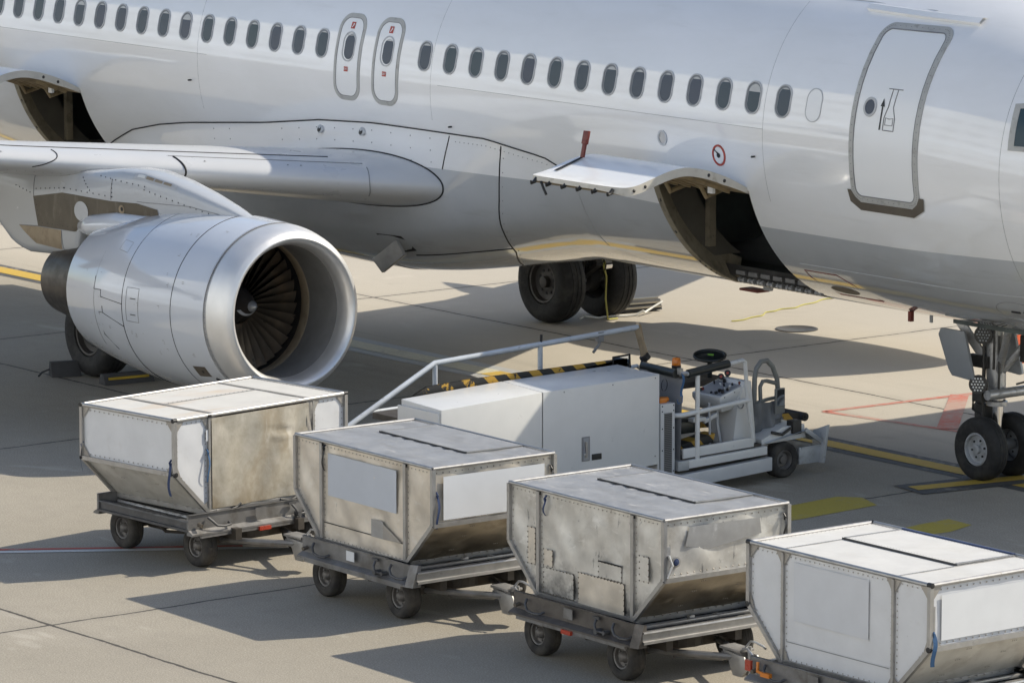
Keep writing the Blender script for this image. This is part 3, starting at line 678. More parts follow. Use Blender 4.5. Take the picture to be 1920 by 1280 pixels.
    m = MB(); m.grid([[top[i][0] for i in range(n)], [und(i, 0) for i in range(n)]]); m.grid([[top[i][nx] for i in range(n)], [und(i, nx) for i in range(n)]]); m.grid([top[n-1], [und(n-1, j) for j in range(nx+1)]])
    m.build('cargo_door_edge', M['cream'], dsk, smooth=40)
    m = MB(); m.grid([[und(i, j, .995) for j in range(nx+1)] for i in range(n)])
    for q in range(1, 7):
        x = lerp(xa+.06, xb-.06, q/7); P = [und(i, 0) for i in range(1, n-12, 2)]
        m.grid([[Vector((x-.03, p.y, p.z)) for p in P], [Vector((x-.03, p.y, p.z-.045)) for p in P], [Vector((x+.03, p.y, p.z-.045)) for p in P], [Vector((x+.03, p.y, p.z)) for p in P]])
    m.build('cargo_door_inner_skin', M['doorinner'], dsk, smooth=30)
    for q in (.25, .62):
        m = MB(); x = lerp(xa, xb, q); m.tube([(x, -1.72, 3.22), (x, -1.95, 3.16), (x+.02, -2.05, 3.30), (x+.02, -2.2, 3.38)], .03, 8); m.build('door_hinge_arm', M['doorinner'], dsk)
    m = MB(); m.bb((xb-.45, -2.12, 3.24), (xb-.36, -2.08, 3.36)); m.build('door_actuator_plate', M['white'], dsk)
    for q in range(6):
        x = lerp(xa+.25, xb-.12, q/5); m = MB(); p = top[n-1][0]
        m.tube([(x, p.y+.03, p.z-.03), (x, p.y-.01, p.z-.075), (x+.01, p.y-.055, p.z-.085), (x+.02, p.y-.075, p.z-.055)], [.022, .024, .02, .01], 8); m.build('door_hook', M['darksteel'], dsk, smooth=40)
    m = MB(); 
    for i in (5, 8, n-7, n-10): p = (top[i][nx]+und(i, nx))/2; m.rivets(p, p+Vector((0, .001, 0)), .1, .024, (1, 0, 0))
    m.build('door_edge_fitting', M['darksteel'], dsk)
    if ci == 0:
        # red handle standing up out of its slot in the skin
        hx = -8.99
        m = MB(); m.add([(hx-.03, -3.06, 3.624), (hx+.03, -3.06, 3.624), (hx+.05, -3.48, 3.502), (hx-.01, -3.48, 3.502)], [(0,1,2,3)]); m.build('handle_slot', M['blackgap'], dsk, fix=False)
        P0 = Vector((hx+.01, -3.07, 3.62)); P1 = Vector((hx+.0, -2.99, 3.93)); d = (P1-P0)
        m = MB(); m.beam(P0, P0+d*.55, .06, .03, (0,1,.3)); m.beam(P0+d*.5, P0+d*.66, .08, .05, (0,1,.3)); m.beam(P0+d*.64, P1, .10, .035, (0,1,.3)); m.build('door_lock_handle', M['red'], dsk, bevel=.008)
        m = MB(); m.tube([(-8.75, -3.87, 3.42), (-8.70, -3.87, 3.34), (-8.66, -3.86, 3.27)], .015, 6); m.build('door_strap', M['black'], dsk)
# drain flag and masts below the belly
m = MB(); m.bb((-9.6,-.1,1.70), (-9.25,.1,1.73)); m.build('belly_antenna', M['red'], plane, bevel=.01)
m = MB(); m.bb((-9.2,-.06,1.74), (-9.06,.0,1.83)); m.build('belly_antenna', M['framegrey'], plane, bevel=.02)
m = MB(); m.bb((-6.2,-.05,1.70), (-6.15,-.03,1.84)); m.build('belly_antenna', M['framegrey'], plane, bevel=.02)
m = MB(); m.bb((-5.95,-.62,1.80), (-5.90,-.57,1.92)); m.build('warning_tab', M['red'], plane)

# ---- wing to body fairing
FTOP = [(-22.2, 2.35), (-21.5, 2.60), (-20.8, 2.824), (-20.0, 2.97), (-19.28, 3.06), (-17.26, 3.24), (-15.97, 3.39), (-14.76, 3.455), (-13.6, 3.46), (-12.37, 3.46), (-11.23, 3.33), (-10.6, 3.10), (-10.2, 2.9)]
def fair(x, q, side=1, dr=0.):
    """q 0 at the upper edge .. 1 at the keel"""
    tt = th_of(interp(FTOP, x)); th = lerp(tt, -pi/2, q)
    a = fus(x, th, .016*smooth01((-10.65-x)/1.2)-.006); c, s = max(0, cos(th)), sin(th)
    out = Vector((x, -2.24*c**.72, ZC-2.68*abs(s)**.80))
    xf = lerp(-10.6, -12.1, smooth01(q)); t_ = max(0, (xf-x)/3.2); bl = (t_ if t_ < .7 else .7+.3*(1-(1-min(1, (t_-.7)/.6))**2))*smooth01((x+24.5)/5)
    bl *= smooth01((tt-th)/.5)*.9+.1*smooth01((tt-th)/.12)
    p = a.lerp(out, bl)
    if dr: p += Vector((0, -c, s)).normalized()*dr
    if side < 0: p.y = -p.y
    return p
fx = [-22.2+.2*i for i in range(0, 58)]; fx = [x for x in fx if x <= -10.7]+[-10.65]
m = MB(); NQ = 40
m.grid([[fair(x, j/NQ) for j in range(NQ+1)]+[fair(x, j/NQ, -1) for j in range(NQ-1, -1, -1)] for x in fx])
fairing = m.build('belly_fairing', M['fus'], plane, smooth=50)
m = MB(); m.tube([fair(x, 0, 1, .006) for x in fx], .009, 6); m.build('seal_strip', M['blackgap'], fairing)
m = MB(); m.tube([fxz(lerp(-10.72, -10.9, j/20), lerp(3.02, 2.2, j/20), .001) for j in range(21)], .0035, 5); m.build('fairing_seam', M['framegrey'], fairing)
def fy(x, z):
    for k in range(0, 241):
        p = fair(x, k/240)
        if p.z <= z: return p.y
    return p.y
def fseam(fn, q0, q1, r, name='fairing_seam', mat='blackgap'):
    m = MB(); m.tube([fair(fn(q), q, 1, .002) for q in [lerp(q0, q1, i/30) for i in range(31)]], r, 6); return m.build(name, M[mat], fairing)
fseam(lambda q: interp([(0, -12.05), (.22, -12.25), (.42, -12.5), (.6, -12.75), (.85, -13.4), (1, -13.9)], q), 0.01, .95, .009)
fseam(lambda q: interp([(0, -13.1), (.16, -13.35), (.25, -13.62)], q), 0.01, .13, .008)
fseam(lambda q: interp([(0, -14.9), (1, -15.6)], q), .55, .98, .006, mat='seam')
m = MB(); m.tube([fair(-14.5+.2*i, .56, 1, .002) for i in range(0, 10)], .008, 5); m.build('fairing_seam', M['blackgap'], fairing)
m = MB()
for row, x in enumerate([-18.6, -18.2]+[-16.9+.42*i for i in range(0, 9)]):
    for q in (.03, .07, .11, .15): P = fair(x+.12*q, q, 1, .002); m.rivets(P, P+Vector((.001, 0, 0)), .1, .010, (0,-1,.2))
for i in range(26):
    P = fair(-13.0+.09*i, .03, 1, .002); m.rivets(P, P+Vector((.001, 0, 0)), .1, .008, (0,-1,.2))
for i in range(14):
    P = fair(interp([(0, -12.05), (.22, -12.25), (.42, -12.5), (.6, -12.75), (.85, -13.4)], i/17)+.06, i/17, 1, .002); m.rivets(P, P+Vector((.001, 0, 0)), .1, .009, (0,-1,.2))
m.build('fairing_fastener', M['seam'], fairing)
for x in (-15.95, -15.0):
    m = MB(); P = fair(x, .035, 1, .0); m.lathe([(0, .07), (.02, .06), (.035, .0)], P, (0,-1,.5), 14); o = m.build('fairing_vent', M['lightgrey'], fairing, smooth=50)
    m = MB(); m.lathe([(.0, .04), (.03, .038), (.037, 0)], P+Vector((.0, -.005, -.02)), (0,-1,.3), 12); m.build('vent_opening', M['black'], o)
# hanging ram-air flap with its dark bay
def on_fair(x, z, dr=0.006): return Vector((x, fy(x, z)-dr*1.2, z-.004))
m = MB(); m.add([on_fair(-14.92, 1.99), on_fair(-14.40, 2.0), on_fair(-14.36, 1.80), on_fair(-14.80, 1.72)], [(0,1,2,3)]); m.build('flap_bay', M['blackgap'], fairing, fix=False)
m = MB(); m.prism([(-14.44,-1.80,1.955), (-14.27,-1.80,1.77), (-14.75,-1.80,1.49), (-14.97,-1.80,1.645)], (0,0,0), (0,.05,.0)); m.build('ram_air_flap', M['alutop'], fairing, bevel=.006)

# ---- wings
def chord(y):
    xle = -13.32-.51*(y-1.9); xte = -18.9-.05*(y-2.3) if y < 6.5 else lerp(-19.11, -22.55, (y-6.5)/10.5)
    return xle, xte
def zle(y): return 2.75+.096*(y-1.9)
def foil(t, up):
    """t 0 nose .. 1 tail, unit thickness"""
    yt = 5*(.2969*sqrt(t)-.126*t-.3516*t*t+.2843*t**3-.1036*t**4)
    return yt
def wpt(y, a, sd=-1, dr=0.):
    """a: -1 tail along the underside .. 0 nose .. +1 tail along the top"""
    xle, xte = chord(y); c = xle-xte; t = a*a; thk = lerp(.118, .10, min(1, (y-2)/8))*c
    h = foil(t, a > 0)*thk*(.96 if a > 0 else 1.16)
    camb = .018*c*sin(pi*min(1, t**.8)); drop = -.052*t*c
    return Vector((xle-t*c, sd*y, zle(y)+(h if a >= 0 else -h)+camb+drop+(dr if a >= 0 else -dr)))
WS = [1.0, 1.6, 2.3, 3.2, 4.2, 5.2, 6.0, 6.5, 8, 10, 12.5, 15, 17]
AA = [-1+2*i/64 for i in range(65)]
def make_wing(sd):
    m = MB(); m.grid([[wpt(y, a, sd) for a in AA] for y in WS]); m.add([wpt(17, a, sd) for a in AA], [tuple(range(65))])
    w = m.build('wing', M['wing'], plane, smooth=40)
    m = MB(); xs_ = chord(17); zt = zle(17)
    m.prism([(xs_[0]-.2, sd*17.02, zt-.5), (xs_[0]-1.2, sd*17.02, zt-.85), (xs_[1]-.35, sd*17.02, zt-.7), (xs_[1]-.6, sd*17.02, zt+.9), (xs_[1]+.2, sd*17.02, zt+.9)], (0,-.03,0), (0,.03,0))
    m.build('wing_tip_fence', M['wing'], w)
    return w
wing = make_wing(-1); make_wing(1)
YS = [2.35+.25*i for i in range(0, 58)]
m = MB(); m.tube([wpt(y, .36, -1, .002) for y in YS if y > 2.8], .007, 5); m.build('slat_seam', M['blackgap'], wing)
m = MB(); m.tube([wpt(y, .27, -1, .001) for y in YS if 2.5 < y < 5.0], .006, 5); m.build('slat_seam', M['seam'], wing)
m = MB(); m.tube([wpt(4.80, lerp(-.22, .26, i/14), -1, .001) for i in range(15)], .014, 5); m.build('slat_gap', M['blackgap'], wing)
m = MB(); m.tube([wpt(6.15+.35*(i/14)**2, lerp(.30, -.10, i/14), -1, .001) for i in range(15)], .008, 5); m.build('slat_gap', M['blackgap'], wing)
m = MB(); m.tube([wpt(2.62+.10*sin(pi*i/20), lerp(.22, -.20, i/20), -1, .001) for i in range(21)], .006, 5); m.build('slat_gap', M['seam'], wing)
m = MB()
for y in (3.4, 3.55, 4.5, 6.8): P = wpt(y, .2, -1, .001); m.rivets(P, P+Vector((.001,0,0)), .1, .016, (0,0,1))
for i in range(40): P = wpt(2.9+.1*i, -.24, -1, .0); m.rivets(P, P+Vector((.001,0,0)), .1, .008, (0,0,-1))
m.build('wing_fastener', M['seam'], wing)
# root seal where the wing meets the fairing
m = MB(); rp = []
for i in range(41):
    a = lerp(-.62, .80, i/40); y = 2.3
    for _ in range(3): p = wpt(y, a); y = -fy(p.x, p.z)+.005
    rp.append(wpt(y, a, -1, .003))
m.tube(rp, .011, 6); m.build('root_seal', M['blackgap'], wing)
# flap track fairings under both wings
for sd in (-1, 1):
    for y in (7.4, 11.3):
        m = MB(); x0 = chord(y)[1]; z0 = zle(y)-.35
        m.lathe([(-2.2, 0), (-1.6, .14), (-.6, .24), (.4, .22), (1.2, .08), (1.5, 0)], (x0+.2, sd*y, z0), (-1, 0, -.06), 16); m.build('flap_track_fairing', M['wing'], wing if sd < 0 else plane, smooth=50)

# ---- tail
for sd in (-1, 1):
    m = MB(); m.add([(-33.2, sd*.4, 4.9), (-36.6, sd*6.2, 5.5), (-38, sd*6.2, 5.5), (-36.9, sd*.4, 4.9), (-35, sd*.4, 5.1), (-37.2, sd*6.2, 5.58)], [(0,1,5,4), (4,5,2,3), (0,3,2,1)]); m.build('tailplane', M['wing'], plane)
m = MB(); m.add([(-29.5, 0, 5.8), (-35.2, 0, 11.7), (-37.2, 0, 11.7), (-36, 0, 5.4), (-33.2, .22, 5.6), (-36.2, .08, 11.7), (-33.2, -.22, 5.6), (-36.2, -.08, 11.7)], [(0,1,5,4), (4,5,2,3), (0,6,7,1), (6,3,2,7), (1,7,2,5)]); m.build('tail_fin', M['white'], plane)

# ---- engines: nacelle > lip, liner, fan blades, spinner, nozzle
OUTER = [(0, .905), (.04, .955), (.12, .995), (.28, 1.035), (.50, 1.06), (.9, 1.09), (1.4, 1.10), (2.0, 1.085), (2.6, 1.03), (3.1, .955), (3.55, .87), (3.72, .835)]
def make_engine(sd, detail=True):
    e_o = Vector((-11.10, sd*5.75, 1.765)); ax = Vector((-1, 0, -.030)).normalized()
    def smooth_prof(P, k=4):
        out = []
        for (a, b) in zip(P, P[1:]):
            out += [(lerp(a[0], b[0], j/k), lerp(a[1], b[1], j/k)) for j in range(k)]
        out.append(P[-1])
        for _ in range(2): out = [out[0]]+[((p[0]+2*q[0]+r[0])/4, (p[1]+2*q[1]+r[1])/4) for p, q, r in zip(out, out[1:], out[2:])]+[out[-1]]
        return out
    full = smooth_prof(OUTER); cut = .30
    eng = MB().lathe([q for q in full if q[0] >= cut]+[(3.70, .80), (3.2, .78)], e_o, ax, 96).build('engine_nacelle', M['nacelle'], plane, smooth=40)
    lipo = [q for q in full if q[0] <= cut+.09][::-1]
    inner = [(-.012, .885), (.0, .86), (.05, .825), (.14, .80), (.24, .795)]
    MB().lathe(lipo+smooth_prof(inner), e_o, ax, 96).build('intake_lip', M['lip'], eng, smooth=60)
    MB().lathe([(.24, .795), (.26, .79), (.6, .80), (.86, .825)], e_o, ax, 72).build('intake_liner', M['liner'], eng, smooth=40)
    MB().lathe([(.86, .825), (.87, .818), (1.03, .828), (1.04, .835)], e_o, ax, 72).build('fan_rub_strip', M['tanband'], eng, smooth=40)
    MB().lathe([(1.04, .85), (1.8, .86), (1.8, .05)], e_o, ax, 48).build('fan_case', M['black'], eng, smooth=40)
    fx0 = e_o+ax*1.14
    x_ = ax.orthogonal().normalized(); x_ = (Vector((0,0,1))-ax*ax.z).normalized(); y_ = ax.cross(x_)
    m = MB(); rows = []
    for i in range(9):
        t = i/8; r = lerp(.24, .836, t); st = lerp(.35, 1.10, t); w = lerp(.16, .21, t**.8)
        sweep = .05*t*t
        row = []
        for j in range(6):
            u = (j/5-.5)*w; bow = .018*(1-(2*j/5-1)**2)
            row.append(Vector((r, u*sin(st)+bow*cos(st), u*cos(st)-bow*sin(st)+.10-sweep)))
        rows.append(row)
    rows2 = [[x_*p.x+y_*p.y+ax*p.z for p in r] for r in rows]
    m.grid(rows2); b0 = m.build('fan_blade', M['blade'], eng, smooth=60, local=True); 
    inv = wm(eng).inverted()
    for k in range(36):
        b = b0 if k == 0 else b0.copy()
        if k: COL.objects.link(b)
        b.parent = eng; b.matrix_parent_inverse = inv
        b.matrix_basis = Matrix.Translation(fx0) @ Matrix.Rotation(2*pi*k/36, 4, ax)
    MB().lathe([(-.34, .0), (-.32, .028), (-.22, .085), (-.08, .165), (.06, .225), (.16, .262), (.28, .27)], fx0, ax, 40).build('spinner', M['spinner'], eng, smooth=60)
    MB().lathe([(-.345, .0), (-.322, .032), (-.262, .068)], fx0, ax, 32).build('spinner_tip', M['steel'], eng, smooth=60)
    m = MB(); sp = []
    for i in range(15):
        a = 2.0+i*.17; t = i/14; al = lerp(-.24, -.15, t); r = interp([(-.34, 0), (-.32, .028), (-.22, .085), (-.08, .165)], al)+.004
        c = x_*cos(a)+y_*sin(a); sp.append((fx0+ax*(al-.022)+c*(r-.012), fx0+ax*(al+.022)+c*(r+.016)))
    m.grid([[a, b] for a, b in sp]); m.build('spinner_spiral', M['spinwhite'], eng, fix=False)
    m = MB()
    for k in range(18):
        c = x_*cos(2*pi*k/18)+y_*sin(2*pi*k/18); P = fx0+ax*.02+c*.212; m.rivets(P, P+ax*.001, .1, .012, c)
    m.build('spinner_bolt', M['black'], eng)
    # core nozzle
    MB().lathe([(2.9, .62), (3.7, .60), (4.2, .565), (4.6, .50), (4.95, .44), (4.96, .41), (4.5, .40)], e_o, ax, 48).build('exhaust_nozzle', M['exhaust'], eng, smooth=40)
    MB().lathe([(4.4, .3), (4.9, .25), (5.3, .12), (5.45, 0)], e_o, ax, 32).build('exhaust_plug', M['exhaust'], eng, smooth=40)
    MB().lathe([(3.0, .80), (3.1, .60)], e_o, ax, 48).build('fan_duct', M['black'], eng)
    if not detail: return eng
    def rad(s):
        return interp(full, s)
    def surf(s, a, dr=.001):    # a: angle from -y (camera side) upwards
        c = Vector((0, -cos(a)*1, sin(a))); return e_o+ax*s+c*(rad(s)+dr)
    def ring(s, r, mat, a0=-1.5, a1=1.7, name='cowl_seam'):
        m = MB(); m.tube([surf(s, lerp(a0, a1, i/48), -.001) for i in range(49)], r, 6); m.build(name, M[mat], eng)
    ring(.385, .006, 'seam'); ring(1.02, .006, 'blackgap'); ring(2.10, .006, 'blackgap'); ring(2.85, .004, 'seam', -.6)
    m = MB()
    for i in range(150): a = lerp(-1.4, 1.7, i/149); P = surf(.37, a, 0); m.rivets(P, P+ax*.001, .1, .006, P-e_o)
    for i in range(60): a = lerp(0, 2*pi, i/60); c = Vector((0, -cos(a), sin(a))); P = e_o+ax*.30+c*.789; m.rivets(P, P+ax*.001, .1, .007, -c)
    m.build('lip_rivet', M['seam'], eng)
    def outline(pts, r=.004, mat='seam', name='cowl_hatch'):
        m = MB(); m.tube([surf(s, a, .0) for s, a in dense(pts, .03)], r, 5, True); return m.build(name, M[mat], eng)
    outline([(1.72, -.16), (2.0, -.16), (2.0, .22), (1.72, .22)]); outline([(2.28, .62), (2.52, .66), (2.52, .80), (2.28, .76)])
    m = MB()
    for a in (-.08, .10): m.tube([surf(1.78, a), surf(1.90, a)], .005, 5)
    m.tube([surf(2.1, .02), surf(2.66, .06), surf(2.66, .14), surf(2.86, .14), surf(2.86, .3)], .005, 5); m.tube([surf(2.1, -.24), surf(2.62, -.13), surf(2.62, -.05)], .005, 5); m.tube([surf(2.62, -.13), surf(2.72, -.13), surf(2.72, -.42), surf(2.5, -.6)], .004, 5)
    m.build('cowl_seam', M['blackgap'], eng)
    m = MB(); m.grid([[surf(s, a, .003) for a in (-.78, -.74, -.70, -.66, -.62)] for s in (.62, .7, .8, .86)]); o = m.build('cowl_vent', M['bronze'], eng, fix=False)
    m = MB(); m.grid([[surf(s, a, .005) for a in (-.72, -.68)] for s in (.70, .74)]); m.build('vent_opening', M['black'], o, fix=False)
    m = MB(); m.lathe([(0, .05), (.01, .045), (.012, 0)], surf(.55, -.84, 0), surf(.55, -.84, 1)-surf(.55, -.84, 0), 14); m.build('drain_port', M['black'], eng)
    random.seed(4); m = MB()
    for k in range(34):
        s = random.uniform(.55, 3.3); a = random.choice([.35, .42, .7, .05, -.3, -.45, .95, 1.1])+random.uniform(-.03, .03)
        for q in range(random.randint(1, 3)): m.grid([[surf(s+dx, a-q*.018+da, .002) for da in (0, .006)] for dx in (0, random.uniform(.012, .05))])
    m.build('stencil_mark', M['seam'], eng, fix=False)
    m = MB()
    for k in range(18): m.grid([[surf(.10+dx, -.66+.006*k, .002) for dx in (0, .10)], [surf(.10+dx, -.663+.006*k, .002) for dx in (0, .10)]]) if k % 3 else None
    m.build('stencil_mark', M['seam'], eng, fix=False)
    return eng
engine = make_engine(-1); make_engine(1, False)

# ---- pylons
PT = [(-11.75, 2.72), (-11.9, 2.79), (-12.3, 2.90), (-12.9, 3.03), (-13.4, 3.12), (-14.0, 3.19), (-14.5, 3.18), (-15.1, 3.10), (-15.6, 3.06), (-18.6, 2.90)]
PB = [(-11.75, 2.68), (-12.3, 2.68), (-13.5, 2.60), (-14.6, 2.46), (-15.35, 2.26), (-15.42, 1.97), (-16.75, 1.90), (-17.1, 1.98), (-17.6, 2.28), (-18.1, 2.60), (-18.6, 2.85)]
PWD = [(-11.75, .03), (-12.1, .10), (-12.8, .19), (-13.6, .26), (-14.5, .30), (-16.5, .30), (-17.6, .2), (-18.6, .05)]
def make_pylon(sd):
    xs_ = sorted(set([-11.75-.15*i for i in range(0, 46)]+[-15.35, -15.42]), reverse=True); m = MB(); rows = []
    for x in xs_:
        t, b, w = interp([(-a, v) for a, v in PT], -x), interp([(-a, v) for a, v in PB], -x), interp([(-a, v) for a, v in PWD], -x)
        row = []
        for k in range(24):
            a = 2*pi*k/24; cy, cz = cos(a), sin(a); e = .45
            row.append(Vector((x, sd*5.75+w*math.copysign(abs(cy)**.38, cy), (t+b)/2+(t-b)/2*math.copysign(abs(cz)**(.85 if cz > 0 else .4), cz))))
        rows.append(row)
    m.grid(rows, wrap=True); m.add(rows[0], [tuple(range(24))]); m.add(rows[-1], [tuple(range(24))])
    return m.build('engine_pylon', M['pylon'], plane, smooth=45)
py = make_pylon(-1); make_pylon(1)
def pylon_y(x, z=None):
    t, b, w = interp([(-a, v) for a, v in PT], -x), interp([(-a, v) for a, v in PB], -x), interp([(-a, v) for a, v in PWD], -x)
    if z is None: return -5.75-w
    q = max(-1, min(1, (z-(t+b)/2)/((t-b)/2))); s_ = abs(q)**(1/(.85 if q > 0 else .4))
    return -5.75-w*max(0, 1-s_*s_)**.19
def py_panel(pts, name, mat, dr=.005, rings=8, par=None):
    m = MB(); P = dense(pts, .08); cx = sum(p[0] for p in P)/len(P); cz = sum(p[1] for p in P)/len(P); rws = []
    for k in range(rings+1):
        t = max(.02, k/rings); row = []
        for p in P: x, z = cx+(p[0]-cx)*t, cz+(p[1]-cz)*t; row.append(Vector((x, pylon_y(x, z)-dr, z)))
        rws.append(row)
    m.grid(rws, wrap=True); m.add(rws[0], [tuple(range(len(P)))]); return m.build(name, M[mat], par or py, smooth=60)
py_panel([(-16.416, 2.66), (-15.734, 2.77), (-14.604, 2.775), (-14.05, 2.80), (-13.62, 2.76), (-13.6, 2.69), (-14.476, 2.60), (-15.12, 2.48), (-15.19, 2.313), (-16.302, 2.292)], 'heat_panel', 'pylonbrown')
py_panel([(-16.80, 2.25), (-16.33, 2.28), (-15.76, 2.29), (-15.78, 2.04), (-16.374, 2.06), (-16.487, 2.11), (-16.70, 2.20)], 'aft_fairing_panel', 'tanband', .004)
py_panel([(-15.278+.16*a, 2.58+.125*b) for a, b in c16], 'round_access_panel', 'lightgrey', .010, 2)
o = py_panel([(-14.362+.062*a, 2.694+.055*b) for a, b in c16], 'fuel_port', 'tanband', .010, 2); py_panel([(-14.35+.026*a, 2.70+.026*b) for a, b in c16], 'port_opening', 'black', .015, 1, o)
def seam_py(pts, r=.004, mat='seam'):
    P = []
    for (a, b) in zip(pts, pts[1:]): P += [(lerp(a[0], b[0], j/8), lerp(a[1], b[1], j/8)) for j in range(8)]
    m = MB(); m.tube([(x, pylon_y(x, z)-.001, z) for x, z in P+[pts[-1]]], r, 5); m.build('pylon_seam', M[mat], py)
seam_py([(-16.44, 2.95), (-16.416, 2.70), (-16.30, 2.29), (-16.80, 2.25)]); seam_py([(-16.30, 2.29), (-15.19, 2.31)]); seam_py([(-15.76, 2.29), (-15.74, 2.0)]); seam_py([(-14.05, 2.82), (-13.0, 2.86), (-12.3, 2.80)]); seam_py([(-14.6, 3.04), (-14.604, 2.79)])
m = MB()
def prow(a, b, n):
    for i in range(n): x = lerp(a[0], b[0], i/(n-1)); z = lerp(a[1], b[1], i/(n-1)); y = pylon_y(x, z)-.002; m.rivets((x, y, z), (x+.001, y, z), .1, .010, (0,-1,0))
prow((-14.9, 3.06), (-13.9, 3.02), 9); prow((-13.9, 2.98), (-12.3, 2.76), 15); prow((-14.6, 3.04), (-14.58, 2.83), 5); prow((-16.36, 2.76), (-15.72, 2.83), 7); prow((-15.7, 2.83), (-14.6, 2.83), 9); prow((-16.2, 2.34), (-15.25, 2.36), 9); prow((-16.36, 2.62), (-16.27, 2.36), 5); prow((-15.3, 3.0), (-15.1, 2.86), 5); prow((-16.5, 2.7), (-16.9, 2.75), 5)
m.build('pylon_fastener', M['black'], py)
# louvred grille on the upper front of the pylon
def ptop(x, s, dr=0.):
    t, b, w = interp([(-a, v) for a, v in PT], -x), interp([(-a, v) for a, v in PB], -x), interp([(-a, v) for a, v in PWD], -x)
    a = s; cy, cz = cos(a), sin(a)
    return Vector((x, -5.75-w*abs(cy)**.38-dr*.6, (t+b)/2+(t-b)/2*abs(cz)**.85+dr))
m = MB(); m.grid([[ptop(x, s, .004) for s in (.72, .85, .98, 1.1)] for x in [-14.15+.085*i for i in range(11)]]); gr = m.build('pylon_grille', M['framegrey'], py, fix=False)
for k in range(4):
    m = MB(); x0 = -14.08+.18*k; m.grid([[ptop(x, s, .009) for s in (.82, .92, 1.02)] for x in (x0, x0+.07, x0+.15)]); m.build('grille_louvre', M['honey' if k == 0 else 'tanband'], gr, fix=False)
# strake tail of the fan cowl beside the pylon
m = MB(); m.lathe([(0, .0), (.05, .09), (.3, .15), (.9, .17), (1.6, .10), (1.9, .0)], (-15.35, -6.02, 2.38), (1, .03, .12), 18); m.build('cowl_fillet', M['nacelle'], engine, smooth=50)

# ---- landing gear
def tyre_prof(R, w, rim):
    h = w/2
    return [(-h*.62, rim), (-h*.86, rim+.03*R), (-h, lerp(rim, R, .45)), (-h*.97, lerp(rim, R, .72)), (-h*.80, R*.955), (-h*.5, R*.992), (-h*.38, R), (-h*.36, R*.985), (-h*.33, R*.985), (-h*.31, R), (-h*.10, R), (-h*.08, R*.985), (h*.08, R*.985), (h*.10, R), (h*.31, R), (h*.33, R*.985), (h*.36, R*.985), (h*.38, R), (h*.5, R*.992), (h*.80, R*.955), (h*.97, lerp(rim, R, .72)), (h, lerp(rim, R, .45)), (h*.86, rim+.03*R), (h*.62, rim)]
def add_wheel(c, R, w, rim, parent, out, rimmat, tyremat='rubber', bolts=8, local=False):
    c = Vector(c); ax = Vector((0, out, 0)); h = w/2
    kw = dict(local=local)
    t = MB().lathe(tyre_prof(R, w, rim), c, ax, 48).build('tyre', M[tyremat], parent, smooth=50, **kw)
    m = MB(); m.lathe([(-h*.6, rim), (h*.74, rim*1.03), (h*.80, rim*.98), (h*.78, rim*.90), (h*.45, rim*.84), (h*.35, rim*.62), (h*.42, rim*.45), (h*.42, rim*.28), (h*.75, rim*.26), (h*.78, rim*.20), (h*.78, 0)], c, ax, 36)
    m.cur = 1
    for k in range(bolts):
        a = 2*pi*k/bolts+.2; P = c+Vector((cos(a)*rim*.55, 0, sin(a)*rim*.55))+ax*h*.40
        m.cyl(P-ax*.01, P+ax*.008, rim*.07, 8)
    r_ = m.build('rim', [M[rimmat], M['black']], parent, smooth=35, **kw)
    return t
# nose gear
NX = -5.07
m = MB(); m.tube([(NX-.06, 0, 1.95), (NX-.03, 0, 1.2), (NX-.01, 0, .93)], [.12, .115, .10], 20); m.lathe([(0, .10), (.0, .125), (.05, .125), (.06, .105)], (NX-.01, 0, .86), (0,0,1), 20)
m.beam((NX-.05, 0, 1.22), (NX-.42, -.22, 1.82), .05, .10); m.beam((NX-.05, 0, 1.22), (NX-.42, .22, 1.82), .05, .10)
m.tube([(NX, 0, 1.2), (NX+.45, .26, 1.85)], .045, 10); m.tube([(NX, 0, 1.2), (NX+.45, -.26, 1.85)], .045, 10)
ng = m.build('nose_gear_leg', M['steel'], plane, smooth=40)
m = MB(); m.cyl((NX, 0, .36), (NX, 0, .95), .072, 20); m.build('oleo_piston', M['chrome'], ng, smooth=40)
m = MB(); m.cyl((NX, -.25, .38), (NX, .25, .38), .06, 16); m.lathe([(-.1, .09), (.1, .09)], (NX, 0, .38), (0,1,0), 16); m.build('axle', M['steel'], ng, smooth=40)
for sd in (-1, 1): add_wheel((NX, sd*.25, .375), .375, .225, .19, ng, sd, 'rimgrey', bolts=6)
m = MB(); m.beam((NX-.12, 0, 1.05), (NX-.36, 0, .80), .09, .035, (1,0,1)); m.beam((NX-.36, 0, .80), (NX-.10, 0, .50), .09, .035, (1,0,1)); m.build('torque_link', M['darksteel'], ng)
m = MB(); m.tube([(NX+.12, -.28, 1.02), (NX+.12, .38, 1.02)], .06, 14); m.tube([(NX+.12, .38, 1.02), (NX+.12, .46, 1.02)], .075, 14); m.build('steering_actuator', M['steel'], ng, smooth=40)
for (x, y, z) in ((NX-.03, -.26, 1.14), (NX-.10, -.12, 1.70)):
    m = MB(); m.lathe([(0, .075), (.05, .11), (.09, .11), (.092, .0)], (x, y, z), (.55, -.83, 0), 20); l_ = m.build('taxi_light', M['darksteel'], ng, smooth=40)
    m = MB()
    d = Vector((.55, -.83, 0)); sx_ = Vector((.83, .55, 0))
    for i in range(-2, 3):
        for j in range(-2, 3):
            if abs(i)+abs(j) > 3 or (j % 2 and i == 2): continue
            P = Vector((x, y, z))+d*.094+sx_*(i*.036+(.018 if j % 2 else 0))+Vector((0, 0, j*.034)); m.rivets(P, P+Vector((0,0,.0005)), .1, .013, d)
    m.build('light_cell', M['honey'] if z < 1.5 else M['rimgrey'], l_)
m = MB()
